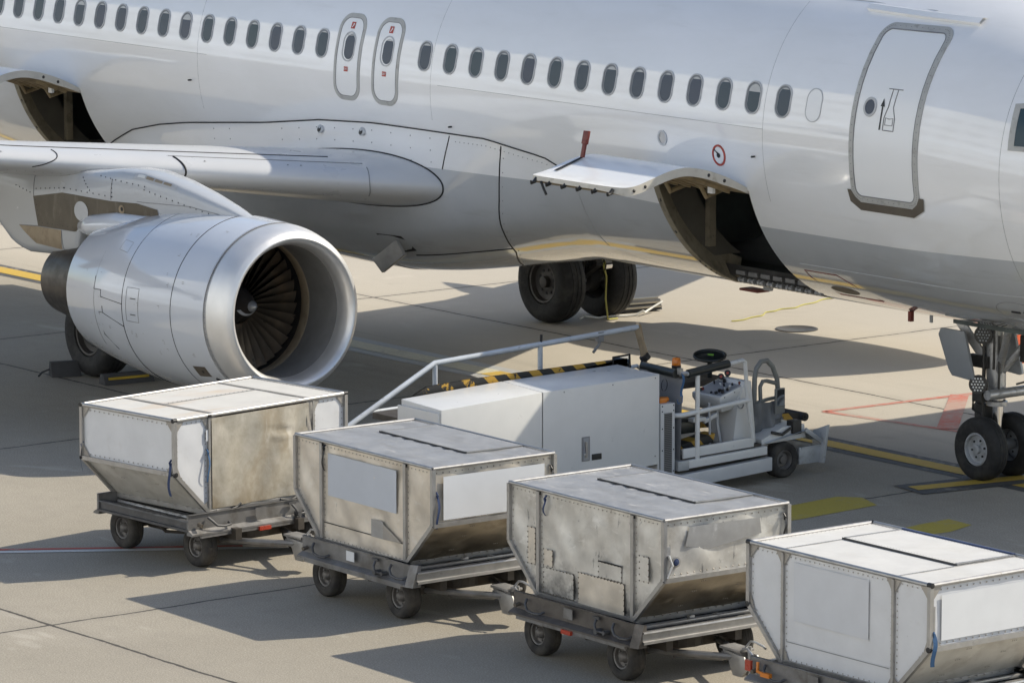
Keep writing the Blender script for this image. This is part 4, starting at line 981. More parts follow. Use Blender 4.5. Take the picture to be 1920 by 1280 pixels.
for q in ((-.16,-.09,1.95,.86), (-.10,-.14,1.8,.70), (.12,-.10,1.7,1.0), (-.2,-.03,1.6,.95), (.06,-.13,1.9,1.3)):
    m.tube([(NX+q[0], q[1], q[2]), (NX+q[0]+.03, q[1]-.02, (q[2]+q[3])/2), (NX+q[0], q[1], q[3])], .014, 6)
m.tube([(NX-.1, -.12, 1.0), (NX-.22, -.18, .92), (NX-.25, -.16, .80), (NX-.1, -.1, .70)], .014, 6); m.bb((NX-.34, -.16, 1.30), (NX-.02, -.08, 1.44)); m.bb((NX-.22, -.20, .90), (NX-.06, -.08, 1.02)); m.bb((NX-.28, -.10, .66), (NX-.10, .02, .86))
m.tube([(NX+.1, .2, 1.1), (NX+.18, .36, 1.14), (NX+.14, .42, 1.06)], .012, 6)
m.build('hydraulic_line', M['darksteel'], ng, smooth=40)
m = MB(); m.bb((NX-.45, -.30, 1.80), (NX+.75, .30, 1.9)); m.build('gear_bay', M['hold'], ng)
m = MB(); dq = [(-.42, 1.74), (-.02, 1.74), (.15, 1.20), (.09, 1.18), (-.22, 1.20), (-.28, 1.27), (-.46, 1.66)]
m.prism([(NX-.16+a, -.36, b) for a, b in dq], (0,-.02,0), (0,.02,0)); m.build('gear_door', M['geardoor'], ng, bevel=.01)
m = MB(); m.prism([(NX-.1+a, .36, b) for a, b in dq], (0,-.02,0), (0,.02,0)); m.build('gear_door', M['pylon'], ng, bevel=.01)
m = MB(); m.bb((NX+.30, .05, 1.40), (NX+.75, .30, 1.72)); m.lathe([(0, .1), (.2, .1)], (NX+.45, .2, 1.6), (0,1,0), 14); m.build('gear_bay_box', M['darksteel'], ng, bevel=.02)
# main gear
for sd in (-1, 1):
    y0 = sd*3.80; gx = -17.71
    m = MB(); m.tube([(gx, y0, .58), (gx, y0, 1.3), (gx-.05, y0, 2.6)], [.13, .15, .17], 18); m.beam((gx, y0, 1.5), (gx+.1, y0-sd*1.3, 2.2), .12, .12); m.cyl((gx, y0-.5, .58), (gx, y0+.5, .58), .09, 16)
    mg = m.build('main_gear_leg', M['steel'], plane, smooth=40)
    for o in (-1, 1): add_wheel((gx, y0+o*.465, .585), .585, .43, .30, mg, o, 'rimblack', bolts=10)
    m = MB(); m.beam((gx+.13, y0, 1.25), (gx+.5, y0, .85), .12, .05, (1,0,1)); m.beam((gx+.5, y0, .85), (gx+.1, y0, .60), .12, .05, (1,0,1)); m.build('torque_link', M['darksteel'], mg)
    m = MB()
    for o in (-1, 1): m.lathe([(-.09, .20), (.09, .20), (.09, .1), (-.09, .1)], (gx, y0+o*.18, .585), (0,1,0), 20, True)
    for k in range(7): a = k*.7; m.tube([(gx+.12+.04*cos(a), y0-.22+.07*k, 1.5), (gx+.24, y0-.2+.06*k, 1.0+.05*sin(a)), (gx+.18, y0-.15+.05*k, .7)], .014, 6)
    m.build('brake_unit', M['darksteel'], mg, smooth=40)
    m = MB(); m.cyl((gx+.46, y0+.09, .82), (gx+.46, y0+.20, .82), .085, 16); m.cyl((gx+.44, y0+.1, .9), (gx+.44, y0+.1, 1.12), .045, 10); m.build('grounding_fitting', M['chrome'], mg, smooth=40)
    m = MB(); m.prism([(gx-.7, y0+sd*.62, 2.7), (gx+.7, y0+sd*.62, 2.7), (gx+.55, y0+sd*.66, 1.5), (gx-.55, y0+sd*.66, 1.5)], (0,-.02,0), (0,.02,0)); m.build('gear_door', M['wing'], mg)

# ================================================================ BAGGAGE CONTAINERS
CL, CD, CH, CMID, CB = 2.46, 1.50, 1.05, .475, 1.50      # length, depth, height, knee height, base length
def container(style, label, loc, rz):
    t = thing('baggage_container', label, 'container', loc, rz, 'baggage containers on the dolly train')
    st = dict(bare=('alu', 'alu', 'alutop', 'aluslope', 'alu'), worn=('aluwarm', 'aluwarm', 'alutop', 'aluslope', 'aluwarm'), white=('cwhite', 'cwhite', 'croof', 'cslope', 'cwhite'), curtain=('cwhite', 'cwhite', 'croofrust', 'cslope', 'cwhite'))[style]
    L, D, H, K, B = CL/2, CD/2, CH, CMID, CB/2
    kw = dict(local=True)
    clean = style in ('white', 'curtain')
    # body: octagonal box, long sides split into three bays by recessed panels
    def side_z(x): return max(0, (abs(x)-B)/(L-B))*K
    def dent(x, z, s): return (0 if clean else .012)*sin(x*7.3+s)*sin(z*9.1+s*2)+(.002 if clean else .007)*sin(x*17+z*13+s)
    def long_panel(sd, x0, x1, name, mat, inset=.012):
        m = MB(); rows = []; nx = max(3, int((x1-x0)/.06))
        for i in range(nx+1):
            x = lerp(x0, x1, i/nx); z0 = side_z(x); e = min(1, min(i, nx-i)/2)
            rows.append([Vector((x, sd*(D-inset+dent(x, lerp(z0, H-.02, j/14), rz+sd+L)*e*min(1, min(j, 14-j)/2)), lerp(z0, H-.02, j/14))) for j in range(15)])
        m.grid(rows); return m.build(name, M[mat], t, smooth=60, **kw)
    for sd in (-1, 1):
        for x0, x1 in ((-L+.012, -B), (-B, B), (B, L-.012)):
            if style == 'curtain' and sd == -1 and x0 == -B: continue
            long_panel(sd, x0, x1, 'side_panel', st[0])
    for sx in (-1, 1):
        m = MB(); m.grid([[Vector((sx*(L-.012+dent(y, z, 3+sx)), y, z)) for z in [lerp(K, H-.02, j/8) for j in range(9)]] for y in [lerp(-D+.012, D-.012, i/18) for i in range(19)]]); m.build('end_panel', M[st[1]], t, smooth=60, **kw)
        m = MB(); rws = []
        for i in range(19):
            y = lerp(-D+.012, D-.012, i/18); rws.append([Vector((sx*(lerp(B, L, j/10)-.01+dent(y, j/10, 1.7)*.9), y, lerp(0, K, j/10)+.006)) for j in range(11)])
        m.grid(rws); m.build('slope_panel', M[st[3]], t, smooth=60, **kw)
    m = MB(); nx, ny = 24, 14
    m.grid([[Vector((lerp(-L+.02, L-.02, i/nx), lerp(-D+.02, D-.02, j/ny), H-.004+(dent(i*.37, j*.41, 2)*.6 if 0 < i < nx and 0 < j < ny else 0))) for j in range(ny+1)] for i in range(nx+1)]); roof = m.build('roof', M[st[2]], t, smooth=60, **kw)
    m = MB(); m.bb((-B, -D+.01, -.03), (B, D-.01, 0.0)); m.build('base_plate', M['rail'], t, **kw)
    # extrusions round every edge
    m = MB(); r = .021 if clean else .018
    for sd in (-1, 1):
        m.tube([(-L, sd*D, H), (L, sd*D, H)], r, 10); m.tube([(sd*L, -D, H), (sd*L, D, H)], r, 10)
        for sx in (-1, 1):
            m.beam((sx*L, sd*D, K), (sx*L, sd*D, H-.01), .042, .042, (1,0,0))
            m.beam((sx*L, sd*D, K), (sx*B, sd*D, 0), .042, .042, (0,1,0))
            m.beam((sx*B, sd*(D+.002), 0), (sx*B, sd*(D+.002), H-.02), .045 if not clean else .03, .03, (0,1,0))
        m.beam((-B, sd*D, .012), (B, sd*D, .012), .03, .055)
        m.beam((sd*L, -D, K), (sd*L, D, K), .05, .045); m.beam((sd*(B+.01), -D, .012), (sd*(B+.01), D, .012), .03, .05)
    fr = m.build('edge_frame', M['rail'], t, smooth=35, **kw)
    m = MB(); g_ = .062 if clean else .05
    for sd in (-1, 1):
        yy = sd*(D-.008)
        m.rivets((-L+.05, yy, H-.05), (L-.05, yy, H-.05), .065, .008, (0, sd, 0))
        for x in (-B-.04, -B+.04, B-.04, B+.04): m.rivets((x, yy, .05), (x, yy, H-.07), .055, .008, (0, sd, 0))
        m.rivets((-B+.04, yy, .05), (B-.04, yy, .05), .07, .008, (0, sd, 0))
        for sx in (-1, 1):
            m.rivets((sx*(L-.045), yy, K+.04), (sx*(L-.045), yy, H-.07), .06, .008, (0, sd, 0)); m.rivets((sx*(L-.06), yy, K-.0), (sx*(B+.04), yy, .06), .06, .008, (0, sd, 0))
    for sx in (-1, 1):
        xx = sx*(L-.004)
        for z in (K+.045, H-.05): m.rivets((xx, -D+.05, z), (xx, D-.05, z), .075, .009, (sx, 0, 0))
        for k in range(5):
            for q in (.25, .6, .85): y = lerp(-D+.2, D-.2, k/4)+.1*(q-.5); P = Vector((sx*(lerp(B, L, q)+.003), y, K*q)); m.rivets(P, P+Vector((0, .045, 0)), .04, .009, (sx, 0, -.8)) if (k+int(q*10)) % 2 else None
        m.rivets((sx*(B+.035), -D+.05, .03), (sx*(B+.035), D-.05, .03), .09, .009, (sx, 0, 0))
    for y in (-D+.05, D-.05): m.rivets((-L+.05, y, H+.0), (L-.05, y, H+.0), .05, .006, (0, 0, 1))
    for x in (-L+.05, L-.05): m.rivets((x, -D+.05, H), (x, D-.05, H), .05, .006, (0, 0, 1))
    m.build('rivet', M['gusset'] if clean else M['rivetalu'], fr, fix=False, **kw)
    # gusset plates at the corners of the white ones, black plastic corner caps
    if clean:
        G = .13; m = MB()
        def tri(a, b, c, nrm): MB().add([Vector(p)+Vector(nrm)*.004 for p in (a, b, c)], [(0,1,2)]).build('gusset_plate', M['gusset'], fr, fix=False, **kw)
        for sd in (-1, 1):
            y = sd*(D-.002); nr = (0, sd, 0)
            for sx in (-1, 1):
                tri((sx*L, y, H-.02), (sx*(L-G), y, H-.02), (sx*L, y, H-G-.04), nr)
                tri((sx*L, y, K), (sx*L, y, K+G+.04), (sx*(L-.09), y, K-.06), nr)
                tri((sx*B, y, H-.02), (sx*(B+G*.75), y, H-.02), (sx*B, y, H-G-.04), nr); tri((sx*B, y, H-.02), (sx*(B-G*.75), y, H-.02), (sx*B, y, H-G-.04), nr)
                tri((sx*B, y, .02), (sx*(B-G*.75), y, .02), (sx*B, y, G+.06), nr); tri((sx*B, y, .0), (sx*B, y, G+.03), (sx*(B+.09), y, .08), nr)
        for sx in (-1, 1):
            x = sx*L; nr = (sx, 0, 0)
            for sd in (-1, 1):
                tri((x, sd*D, H-.02), (x, sd*(D-G), H-.02), (x, sd*D, H-G-.04), nr); tri((x, sd*D, K+.02), (x, sd*(D-G), K+.02), (x, sd*D, K+G+.04), nr)
        def cap(prof, o, ax): MB().lathe(prof, o, ax, 12).build('corner_cap', M['black'], fr, smooth=40, **kw)
        for sx in (-1, 1):
            for sd in (-1, 1):
                cap([(-.028, 0), (-.026, .025), (.026, .025), (.028, 0)], (sx*L, sd*D, H), (1, 0, 0)); cap([(-.026, 0), (-.024, .027), (.024, .027), (.026, 0)], (sx*L, sd*D, K), (0, 1, 0))
    else:
        m = MB()
        for sd in (-1, 1):
            for x in (-B, B): m.bb((x-.03, sd*(D+.01), H-.05), (x+.03, sd*(D-.0)-.003*sd, H-.018))
        m.build('post_cap', M['black'], fr, **kw)
    # roof hatch
    if style != 'curtain':
        m = MB(); x0, x1, y0, y1 = -.78, .72, .02, D-.03
        m.add([(x0,y0,H+.016),(x1,y0,H+.016),(x1,y1,H+.008),(x0,y1,H+.008)], [(0,1,2,3)]); m.add([(x0,y0,H+.016),(x1,y0,H+.016),(x1,y0,H-.01),(x0,y0,H-.01)], [(0,1,2,3)])
        for x in (x0, x1): m.add([(x,y0,H+.016),(x,y1,H+.008),(x,y1,H-.01),(x,y0,H-.01)], [(0,1,2,3)])
        hb = m.build('roof_hatch', M[st[2]], roof, **kw)
        m = MB(); m.beam((x0-.03, y0-.010, H+.006), (x1+.02, y0-.010, H+.006), .008, .020); m.build('hatch_seal', M['hatchline'], hb, **kw)
        m = MB()
        for x in (x0+.03, x1-.03): m.rivets((x, y0+.03, H+.014), (x, y1-.03, H+.007), .04, .006, (0,0,1))
        m.rivets((x0+.03, y0+.03, H+.015), (x1-.03, y0+.03, H+.015), .04, .006, (0,0,1)); m.rivets((x0+.03, y1-.03, H+.008), (x1-.03, y1-.03, H+.008), .04, .006, (0,0,1))
        for x in (x0, x1): m.beam((x, y0, H+.016), (x, y1, H+.008), .03, .008)
        m.build('hatch_edge', M['rail'], hb, **kw)
        if style == 'white':
            for x in (x0-.02, x1+.02):
                m = MB(); m.beam((x, -D+.03, H-.001), (x, D-.03, H-.001), .02, .006); m.rivets((x, -D+.05, H+.003), (x, D-.05, H+.003), .045, .006, (0,0,1)); m.build('roof_joint', M['rail'], roof, **kw)
    else:
        for x in (-B+.12, B-.02):
            m = MB(); m.beam((x, -D+.01, H+.002), (x, D-.01, H+.002), .035, .010); m.build('roof_joint', M['gusset'], roof, **kw)
        m = MB(); m.beam((-B+.12, .12, H+.001), (B-.02, .12, H+.001), .016, .006); m.rivets((-B+.14, .12, H+.004), (B-.04, .12, H+.004), .06, .012, (0,0,1)); m.build('roof_joint', M['rail'], roof, **kw)
    def plate(pts, name, mat, parent=t): m = MB(); m.add(pts, [tuple(range(len(pts)))]); return m.build(name, M[mat], parent, fix=False, **kw)
    yF = -D-.006
    def strap(p, name='strap', mat='bluestrap', n=(0,-1,0), L_=.28, w=.028):
        p = Vector(p); n = Vector(n); sdv = Vector((0,0,1)).cross(n); m = MB(); rws = []
        for i in range(9):
            u = i/8; o = n*(.012+.03*sin(pi*u))+sdv*.012*sin(6*u); rws.append([p+o-sdv*w/2-Vector((0,0,L_*u)), p+o+sdv*w/2-Vector((0,0,L_*u))])
        m.grid(rws); m.tube([p+n*.0+Vector((0,0,.03)), p+n*.03, p+n*.02-Vector((0,0,.03))], .010, 6); return m.build(name, M[mat], t, **kw)
    if style == 'bare':
        plate([(-.63, yF, .94), (.60, yF, .94), (.60, yF, .50), (-.63, yF, .50)], 'placard', 'placard_blue')
        plate([(L+.012, -.63, .96), (L+.012, .62, .96), (L+.012, .62, .52), (L+.012, -.63, .52)], 'placard', 'placard_white')
        plate([(-B+.03, yF+.006, .215), (B-.03, yF+.006, .215), (B-.03, yF+.006, .205), (-B+.03, yF+.006, .205)], 'panel_joint', 'blackgap')
        plate([(.15, yF, .38), (.36, yF, .38), (.36, yF, .20), (.15, yF, .20)], 'patch_plate', 'alutop'); plate([(.36, yF-.001, .36), (.62, yF-.001, .25), (.68, yF-.001, .21), (.36, yF-.001, .20)], 'patch_plate', 'gusset')
        strap((-.68, -D, .99), mat='black', L_=.24); strap((L, -D+.04, .78), n=(1,0,0), L_=.34); strap((L, D-.05, .9), n=(1,0,0), L_=.18, mat='black')
    elif style == 'worn':
        for k, (x0, x1, z0, z1) in enumerate(((-.66, -.18, .05, .30), (-.10, .62, .03, .34), (.22, .58, .35, .50), (-.92, -.80, .3, .66), (.86, 1.0, .42, .66), (-.66, -.52, .32, .48))):
            p_ = plate([(x0, yF, z0), (x1, yF, z0+.005), (x1, yF, z1), (x0, yF, z1)], 'repair_plate', 'alu' if k % 2 else 'aluwarm')
            m = MB()
            for a, b in (((x0,z0),(x1,z0)), ((x1,z0),(x1,z1)), ((x1,z1),(x0,z1)), ((x0,z1),(x0,z0))): m.rivets((a[0], yF-.002, a[1]), (b[0], yF-.002, b[1]), .05, .009, (0,-1,0))
            m.build('repair_rivet', M['bronze'], p_, fix=False, **kw)
        m = MB(); m.beam((.22, yF-.003, .505), (.58, yF-.003, .505), .008, .012); m.build('panel_joint', M['blackgap'], t, **kw)
        strap((-.62, -D, .98), mat='bluestrap', L_=.17); strap((L, D-.06, .93), n=(1,0,0), L_=.2, mat='black')
        m = MB(); m.lathe([(0, .05), (.012, .05), (.014, .036)], (L-.002, -D+.14, .64), (1,0,0), 20); o = m.build('lock_ring', M['rail'], t, **kw)
        m = MB(); m.lathe([(0, .036), (.010, .03), (.016, 0)], (L+.006, -D+.14, .64), (1,0,0), 20); m.build('lock_cap', M['bluestrap'], o, **kw)
        m = MB(); m.bb((L, -D+.02, .55), (L+.02, -D+.06, .80)); m.tube([(L+.03, -D+.03, .72), (L+.05, -D+.06, .62), (L+.03, -D+.02, .5)], .014, 6); m.build('latch', M['steel'], t, **kw)
        plate([(L+.003, -.45, .96), (L+.003, .40, .95), (L+.003, .42, .80), (L+.003, -.2, .72), (L+.003, -.5, .78)], 'patch_plate', 'alutop')
    elif style == 'white':
        plate([(-.60, yF+.004, .96), (.42, yF+.004, .96), (.42, yF+.004, .42), (-.60, yF+.004, .42)], 'placard', 'placard_pale')
        plate([(-B+.05, yF+.003, .215), (B-.05, yF+.003, .215), (B-.05, yF+.003, .209), (-B+.05, yF+.003, .209)], 'panel_joint', 'seam')
        plate([(L+.004, -.62, .95), (L+.004, .62, .95), (L+.004, .62, .54), (L+.004, -.62, .54)], 'placard', 'placard_white')
        strap((L, -D+.03, .62), n=(1,-.3,0), L_=.30, mat='bluestrap2', w=.04)
        m = MB(); m.beam((L+.012, -D+.03, .60), (L+.012, -D+.03, .86), .02, .02, (1,0,0)); m.build('latch', M['rail'], t, **kw)
        m = MB(); m.beam((.0-.78, D-.02, H+.012), (.72, D-.02, H+.012), .03, .02); m.build('hatch_webbing', M['bluestrap'], roof, **kw)
    else:
        # canvas door curtain on the long side
        m = MB(); rws = []; nx, nz = 46, 30
        for i in range(nx+1):
            x = lerp(-B+.03, B-.07, i/nx); rw = []
            for j in range(nz+1):
                u = i/nx; v = j/nz; z = lerp(.045, H-.03, v)
                w = .012*sin(9*u+3*v)+.010*sin(23*u-7*v+2)*(.4+u)+.016*max(0, 1-((u-.72)/.16)**2)*max(0, 1-((v-.72)/.10)**2)*sin(40*v+9*u)
                w += .02*sin(pi*u)*(1-v); rw.append(Vector((x, -D-.004-.012-w*min(1, 6*min(u, 1-u, 1-v+.02)), z)))
            rws.append(rw)
        m.grid(rws); cu = m.build('canvas_curtain', M['canvas'], t, smooth=70, **kw)
        m = MB(); m.grid([[Vector((lerp(B-.10, B-.02, i/4), -D-.012-.010*sin(j*.9+i), lerp(.05, H-.03, j/20))) for j in range(21)] for i in range(5)]); m.build('curtain_edge', M['gusset'], cu, smooth=60, **kw)
        m = MB(); m.bb((-B-.02, -D-.03, -.02), (B+.02, -D+.01, .03)); m.build('door_sill', M['rail'], t, **kw)
        for q in (-.5, .42):
            m = MB(); m.tube([(q-.18, -D-.03, .02), (q-.05, -D-.06, .0), (q+.1, -D-.05, .03), (q+.16, -D-.04, .06)], .014, 6); m.build('curtain_tie', M['black'], t, **kw)
        strap((-B-.03, -D, .66), mat='bluestrap2', L_=.32, w=.022); strap((B+.05, -D, .62), L_=.12, mat='bluestrap'); strap((-L, -D+.05, .60), n=(-1,0,0), L_=.36, w=.04); strap((-L, D-.02, .62), n=(-.6,.6,0), L_=.3, w=.03)
        plate([(-B-.045, yF-.004, .90), (-B+.005, yF-.004, .90), (-B+.005, yF-.004, .78), (-B-.045, yF-.004, .78)], 'tag_plate', 'placard_white')
        m = MB(); m.bb((-B-.02, -D-.03, H-.02), (-B+.02, -D+.0, H+.012)); m.build('post_cap', M['black'], fr, **kw)
    return t
BZ = .575
container('curtain', 'white container with a dirty brown canvas curtain and rust streaks on its roof', (-7.326, -9.46, BZ), radians(97.5))
container('bare', 'bare aluminium container with a pale blue-grey placard and a white placard', (-3.745, -9.31, BZ), radians(-1.6))
container('worn', 'heavily scuffed, blackened aluminium container patched with riveted repair plates', (-.27, -9.20, BZ), radians(-1.6))
container('white', 'clean white container with triangular gussets and a blue strap, cut by the right edge', (3.42, -9.26, BZ), radians(-.4))

# ================================================================ BAGGAGE DOLLIES
def dolly(label, loc, rz, mat, flags, nearmat, turned=False):
    deckparts = []
    t = thing('baggage_dolly', label, 'dolly', loc, rz, 'four-wheeled container dollies coupled in a train'); kw = dict(local=True)
    x0, x1, y0, y1 = -.98, 1.06, -.84, .84
    for y, s in ((y1, 1), (y0, -1)):          # tall side channel with a flange that flares outwards
        m = MB(); P = [(y, .62), (y-s*.02, .62), (y-s*.02, .455), (y+s*.05, .42), (y+s*.05, .40), (y-s*.05, .40), (y-s*.05, .62)]
        m.grid([[Vector((x, a, b)) for a, b in P] for x in (x0, lerp(x0, x1, .5), x1-.12)]); m.add([(x0, a, b) for a, b in P], [tuple(range(7))]); m.add([(x1-.12, a, b) for a, b in P], [tuple(range(7))])
        m.prism([(x1-.12, y+s*.05, .40), (x1-.12, y-s*.02, .62), (x1-.12, y-s*.05, .62), (x1-.12, y-s*.05, .40)], (0,0,0), (.10,-s*.03,0))
        sides = m.build('side_rail', M[nearmat], t, smooth=30, **kw); deckparts.append(sides)
    for x, s in ((x0+.03, -1), (x1-.03, 1)):      # end channels
        m = MB(); P = [(x+s*.03, .555), (x-s*.03, .555), (x-s*.03, .54), (x+s*.005, .54), (x+s*.005, .455), (x+s*.03, .455), (x+s*.03, .44), (x-s*.03, .44), (x-s*.01, .435), (x+s*.035, .435), (x+s*.035, .46), (x+s*.012, .465), (x+s*.012, .535), (x+s*.035, .54)]
        m.add([(a, y0+.03, b) for a, b in P]+[(a, y1-.03, b) for a, b in P], [(i, (i+1) % 14, 14+(i+1) % 14, 14+i) for i in range(14)]); deckparts.append(m.build('end_rail', M['dollydark' if turned else 'rail'], t, **kw))
    m = MB(); m.beam((x1-.14, y0+.06, .565), (x1-.14, y1-.06, .565), .04, .03); deckparts.append(m.build('guide_rail', M['rail'], t, bevel=.006, **kw))
    m = MB()
    m.bb((x0+.06, y0+.06, .43), (x1-.06, y1-.06, .47))
    for k in range(7): m.beam((lerp(x0+.15, x1-.25, k/6), y0+.06, .49), (lerp(x0+.15, x1-.25, k/6), y1-.06, .49), .05, .05)
    deckparts.append(m.build('deck', M['dollydark'], t, **kw))
    for k in range(4):
        m = MB(); x = lerp(x0+.25, x1-.35, k/3); m.cyl((x, y0+.07, .515), (x, y1-.07, .515), .022, 10); deckparts.append(m.build('deck_roller', M['steel'], t, smooth=40, **kw))
    m = MB()
    for y in (-.42, .42): m.beam((x0+.1, y, .37), (x1-.1, y, .37), .08, .12)
    m.beam((-.70, -.6, .27), (-.70, .6, .27), .09, .09); m.beam((.60, -.6, .27), (.60, .6, .27), .09, .09)
    m.cyl((.60, 0, .27), (.60, 0, .43), .22, 16); m.beam((-.85, -.36, .30), (-.35, -.36, .30), .03, .10); m.bb((-.55, -.5, .24), (-.30, -.3, .36)); m.tube([(-.4, -.5, .32), (-.2, -.52, .24), (.1, -.45, .26), (.3, -.4, .22)], .02, 6)
    m.tube([(-.70, .2, .27), (.2, .1, .24), (.60, -.1, .27)], .03, 8)
    m.build('chassis', M['undercar'], t, **kw)
    for x in (-.72, .60):
        for s in (-1, 1): wheel_small((x, s*.66, .225), s, t)
    # tow bar, pivoted at the front, with coupling fork
    m = MB(); m.tube([(.62, -.42, .26), (1.5, -.05, .30)], .032, 8); m.tube([(.62, .42, .26), (1.5, .05, .30)], .032, 8); m.tube([(.75, -.2, .20), (1.3, -.04, .25)], .022, 8)
    m.beam((1.3, 0, .30), (1.62, -.02, .34), .12, .05); m.build('tow_bar', M['dolly'], t, smooth=40, **kw)
    m = MB(); m.prism([(1.34, -.09, .36), (1.66, -.09, .33), (1.72, -.09, .22), (1.62, -.09, .13), (1.50, -.09, .13), (1.44, -.09, .25)], (0,0,0), (0,.02,0)); m.prism([(1.34, .07, .36), (1.66, .07, .33), (1.72, .07, .22), (1.62, .07, .13), (1.50, .07, .13), (1.44, .07, .25)], (0,0,0), (0,.02,0)); m.bb((1.30, -.09, .36), (1.60, .09, .385)); m.bb((1.52, -.07, .13), (1.62, .07, .16)); m.build('coupling_fork', M['rail'], t, bevel=.004, **kw)
    m = MB(); m.tube([(1.58, 0, .40), (1.62, .03, .46), (1.70, .02, .47), (1.78, .05, .44), (1.84, .03, .43)], .012, 6); m.tube([(1.60, -.05, .40), (1.68, -.06, .41), (1.76, -.06, .36)], .012, 6); m.cyl((1.64, 0, .14), (1.64, 0, .42), .02, 10); m.build('coupling_pin', M['steel'], t, smooth=40, **kw)
    m = MB(); m.beam((x0-.28, 0, .34), (x0+.2, 0, .38), .10, .05); m.bb((x0-.34, -.10, .28), (x0-.22, .10, .42)); m.tube([(x0-.3, .1, .44), (x0-.15, .12, .50), (x0-.02, .05, .48)], .014, 6); m.build('rear_hook', M['undercar'], t, bevel=.005, **kw)
    # handles and latches on the rails
    for s, y in ((1, y1), (-1, y0)):
        sides = deckparts[0 if s > 0 else 1]
        for x in (-.62, .76):
            m = MB(); m.tube([(x-.12, y+s*.0, .575), (x-.09, y+s*.045, .535), (x-.04, y+s*.06, .485), (x+.06, y+s*.065, .470), (x+.15, y+s*.05, .475), (x+.155, y+s*.0, .49)], .014, 8); m.build('rail_handle', M['dollydark'], sides, smooth=50, **kw)
        m = MB(); m.tube([(.38, y+s*.01, .575), (.40, y+s*.05, .53), (.43, y+s*.055, .47), (.55, y+s*.055, .475)], .013, 8); m.bb((.33, y+s*.004, .575), (.43, y+s*.022, .60)); m.cyl((.44, y, .47), (.44, y+s*.075, .47), .028, 10); m.cyl((.56, y, .475), (.56, y+s*.07, .475), .022, 10); m.build('rail_latch', M['dollydark'], sides, smooth=50, **kw)
        m = MB(); m.cyl((-.86, y, .51), (-.86, y+s*.06, .50), .022, 8); m.build('rail_lug', M['bronze'], sides, **kw)
    m = MB(); m.bb((-.12, y0-.026, .50), (.02, y0-.022, .60)); m.build('tag_plate', M['placard_white'] if flags == 'tag' else M['dolly'], sides, **kw)
    if flags == 'reflector': m = MB(); m.bb((-.10, y0-.075, .36), (.05, y0-.045, .40)); m.build('reflector', M['reflred'], sides, **kw)
    m = MB(); m.beam((x0+.12, y0-.03, .385), (x1-.2, y0-.03, .385), .03, .035); m.build('lower_rail', M['dolly'], sides, **kw)
    if flags == 'orange':
        m = MB(); m.bb((-.96, y0-.06, .50), (-.88, y0-.035, .60)); m.build('reflector', M['reflred'], sides, **kw)
        m = MB(); m.tube([(-.80, y0-.04, .60), (-.78, y0-.06, .52), (-.66, y0-.06, .50)], .016, 8); m.bb((-.72, y0-.08, .485), (-.60, y0-.04, .525)); m.build('latch_lever', M['orange'], sides, **kw)
    m = MB()
    for k, x in enumerate((.1, .45)): m.bb((x, .30 if k else -.25, .52), (x+.10, .33 if k else -.22, .60))
    m.bb((x1-.22, -.12, .50), (x1-.17, -.06, .60)); m.bb((x1-.22, .2, .50), (x1-.17, .26, .58)); deckparts.append(m.build('deck_stop', M['rail'], t, bevel=.004, **kw))
    if turned:
        for o in deckparts: o.rotation_euler.z = pi/2
    return t
def wheel_small(c, s, t):
    R, w, rim = .225, .17, .118
    kw = dict(local=True); h = w/2; c = Vector(c)
    m = MB(); m.lathe(tyre_prof(R, w, rim), c, (0, s, 0), 36)
    m.build('tyre', M['rubber_grey'], t, smooth=40, **kw)
    m = MB(); m.lathe([(-h*.6, rim), (h*.72, rim*1.02), (h*.78, rim*.96), (h*.70, rim*.86), (h*.30, rim*.80), (h*.24, rim*.50), (h*.36, rim*.46), (h*.80, rim*.30), (h*.86, rim*.22), (h*.86, 0)], c, (0, s, 0), 28)
    m.cur = 1
    for k in range(5): a = 2*pi*k/5; P = c+Vector((cos(a)*rim*.64, s*h*.28, sin(a)*rim*.64)); m.cyl(P, P+Vector((0, s*.014, 0)), .011, 8)
    m.build('rim', [M['rimdark'], M['dolly']], t, smooth=35, **kw)
dolly('dark dolly with a red reflector carrying the curtained white container', (-7.19, -9.55, 0), radians(3), 'dollydark', 'reflector', 'dolly', True)
dolly('grey steel dolly with a pale square tag on its rail, under the bare aluminium container', (-3.745, -9.33, 0), radians(-1.2), 'dolly', 'tag', 'dolly')
dolly('blackened steel dolly with a red reflector under the patched, scuffed container', (-.22, -9.30, 0), radians(-1.2), 'dollydark', 'reflector', 'dollybrown')
dolly('dolly with orange latch levers under the clean white container at the right edge', (3.38, -9.35, 0), radians(-.6), 'dolly', 'orange', 'dolly')

# ================================================================ BELT LOADER
bl = thing('belt_loader', 'white self-propelled baggage belt loader with open driver platform and amber beacon', 'belt loader', (-7.3, -4.3, 0))
XF = -6.5
# engine cabinet: two hinged cover panels and a set-back end box
def cab_box(y0, y1, z0a, z1a, z0b, z1b, x0=-7.24, x1=XF, name='engine_cover', mat='loader', bev=.012):
    m = MB(); m.add([(x0,y0,z0a),(x1,y0,z0a),(x1,y1,z0b),(x0,y1,z0b),(x0,y0,z1a+.03),(x1,y0,z1a),(x1,y1,z1b),(x0,y1,z1b+.03)], [(0,3,2,1),(4,5,6,7),(0,1,5,4),(1,2,6,5),(2,3,7,6),(3,0,4,7)])
    return m.build(name, M[mat], bl, bevel=bev)
cab_box(-7.02, -5.612, .30, 1.35, .32, 1.405); cab_box(-5.60, -3.93, .32, 1.405, .40, 1.43)
m = MB(); m.bb((-7.24, -5.614, .34), (XF-.012, -5.598, 1.395)); m.build('cover_gap', M['black'], bl)
m = MB(); m.bb((-7.27, -7.05, .32), (-6.52, -7.022, 1.315)); m.build('cabinet_end', M['loader'], bl, bevel=.006)
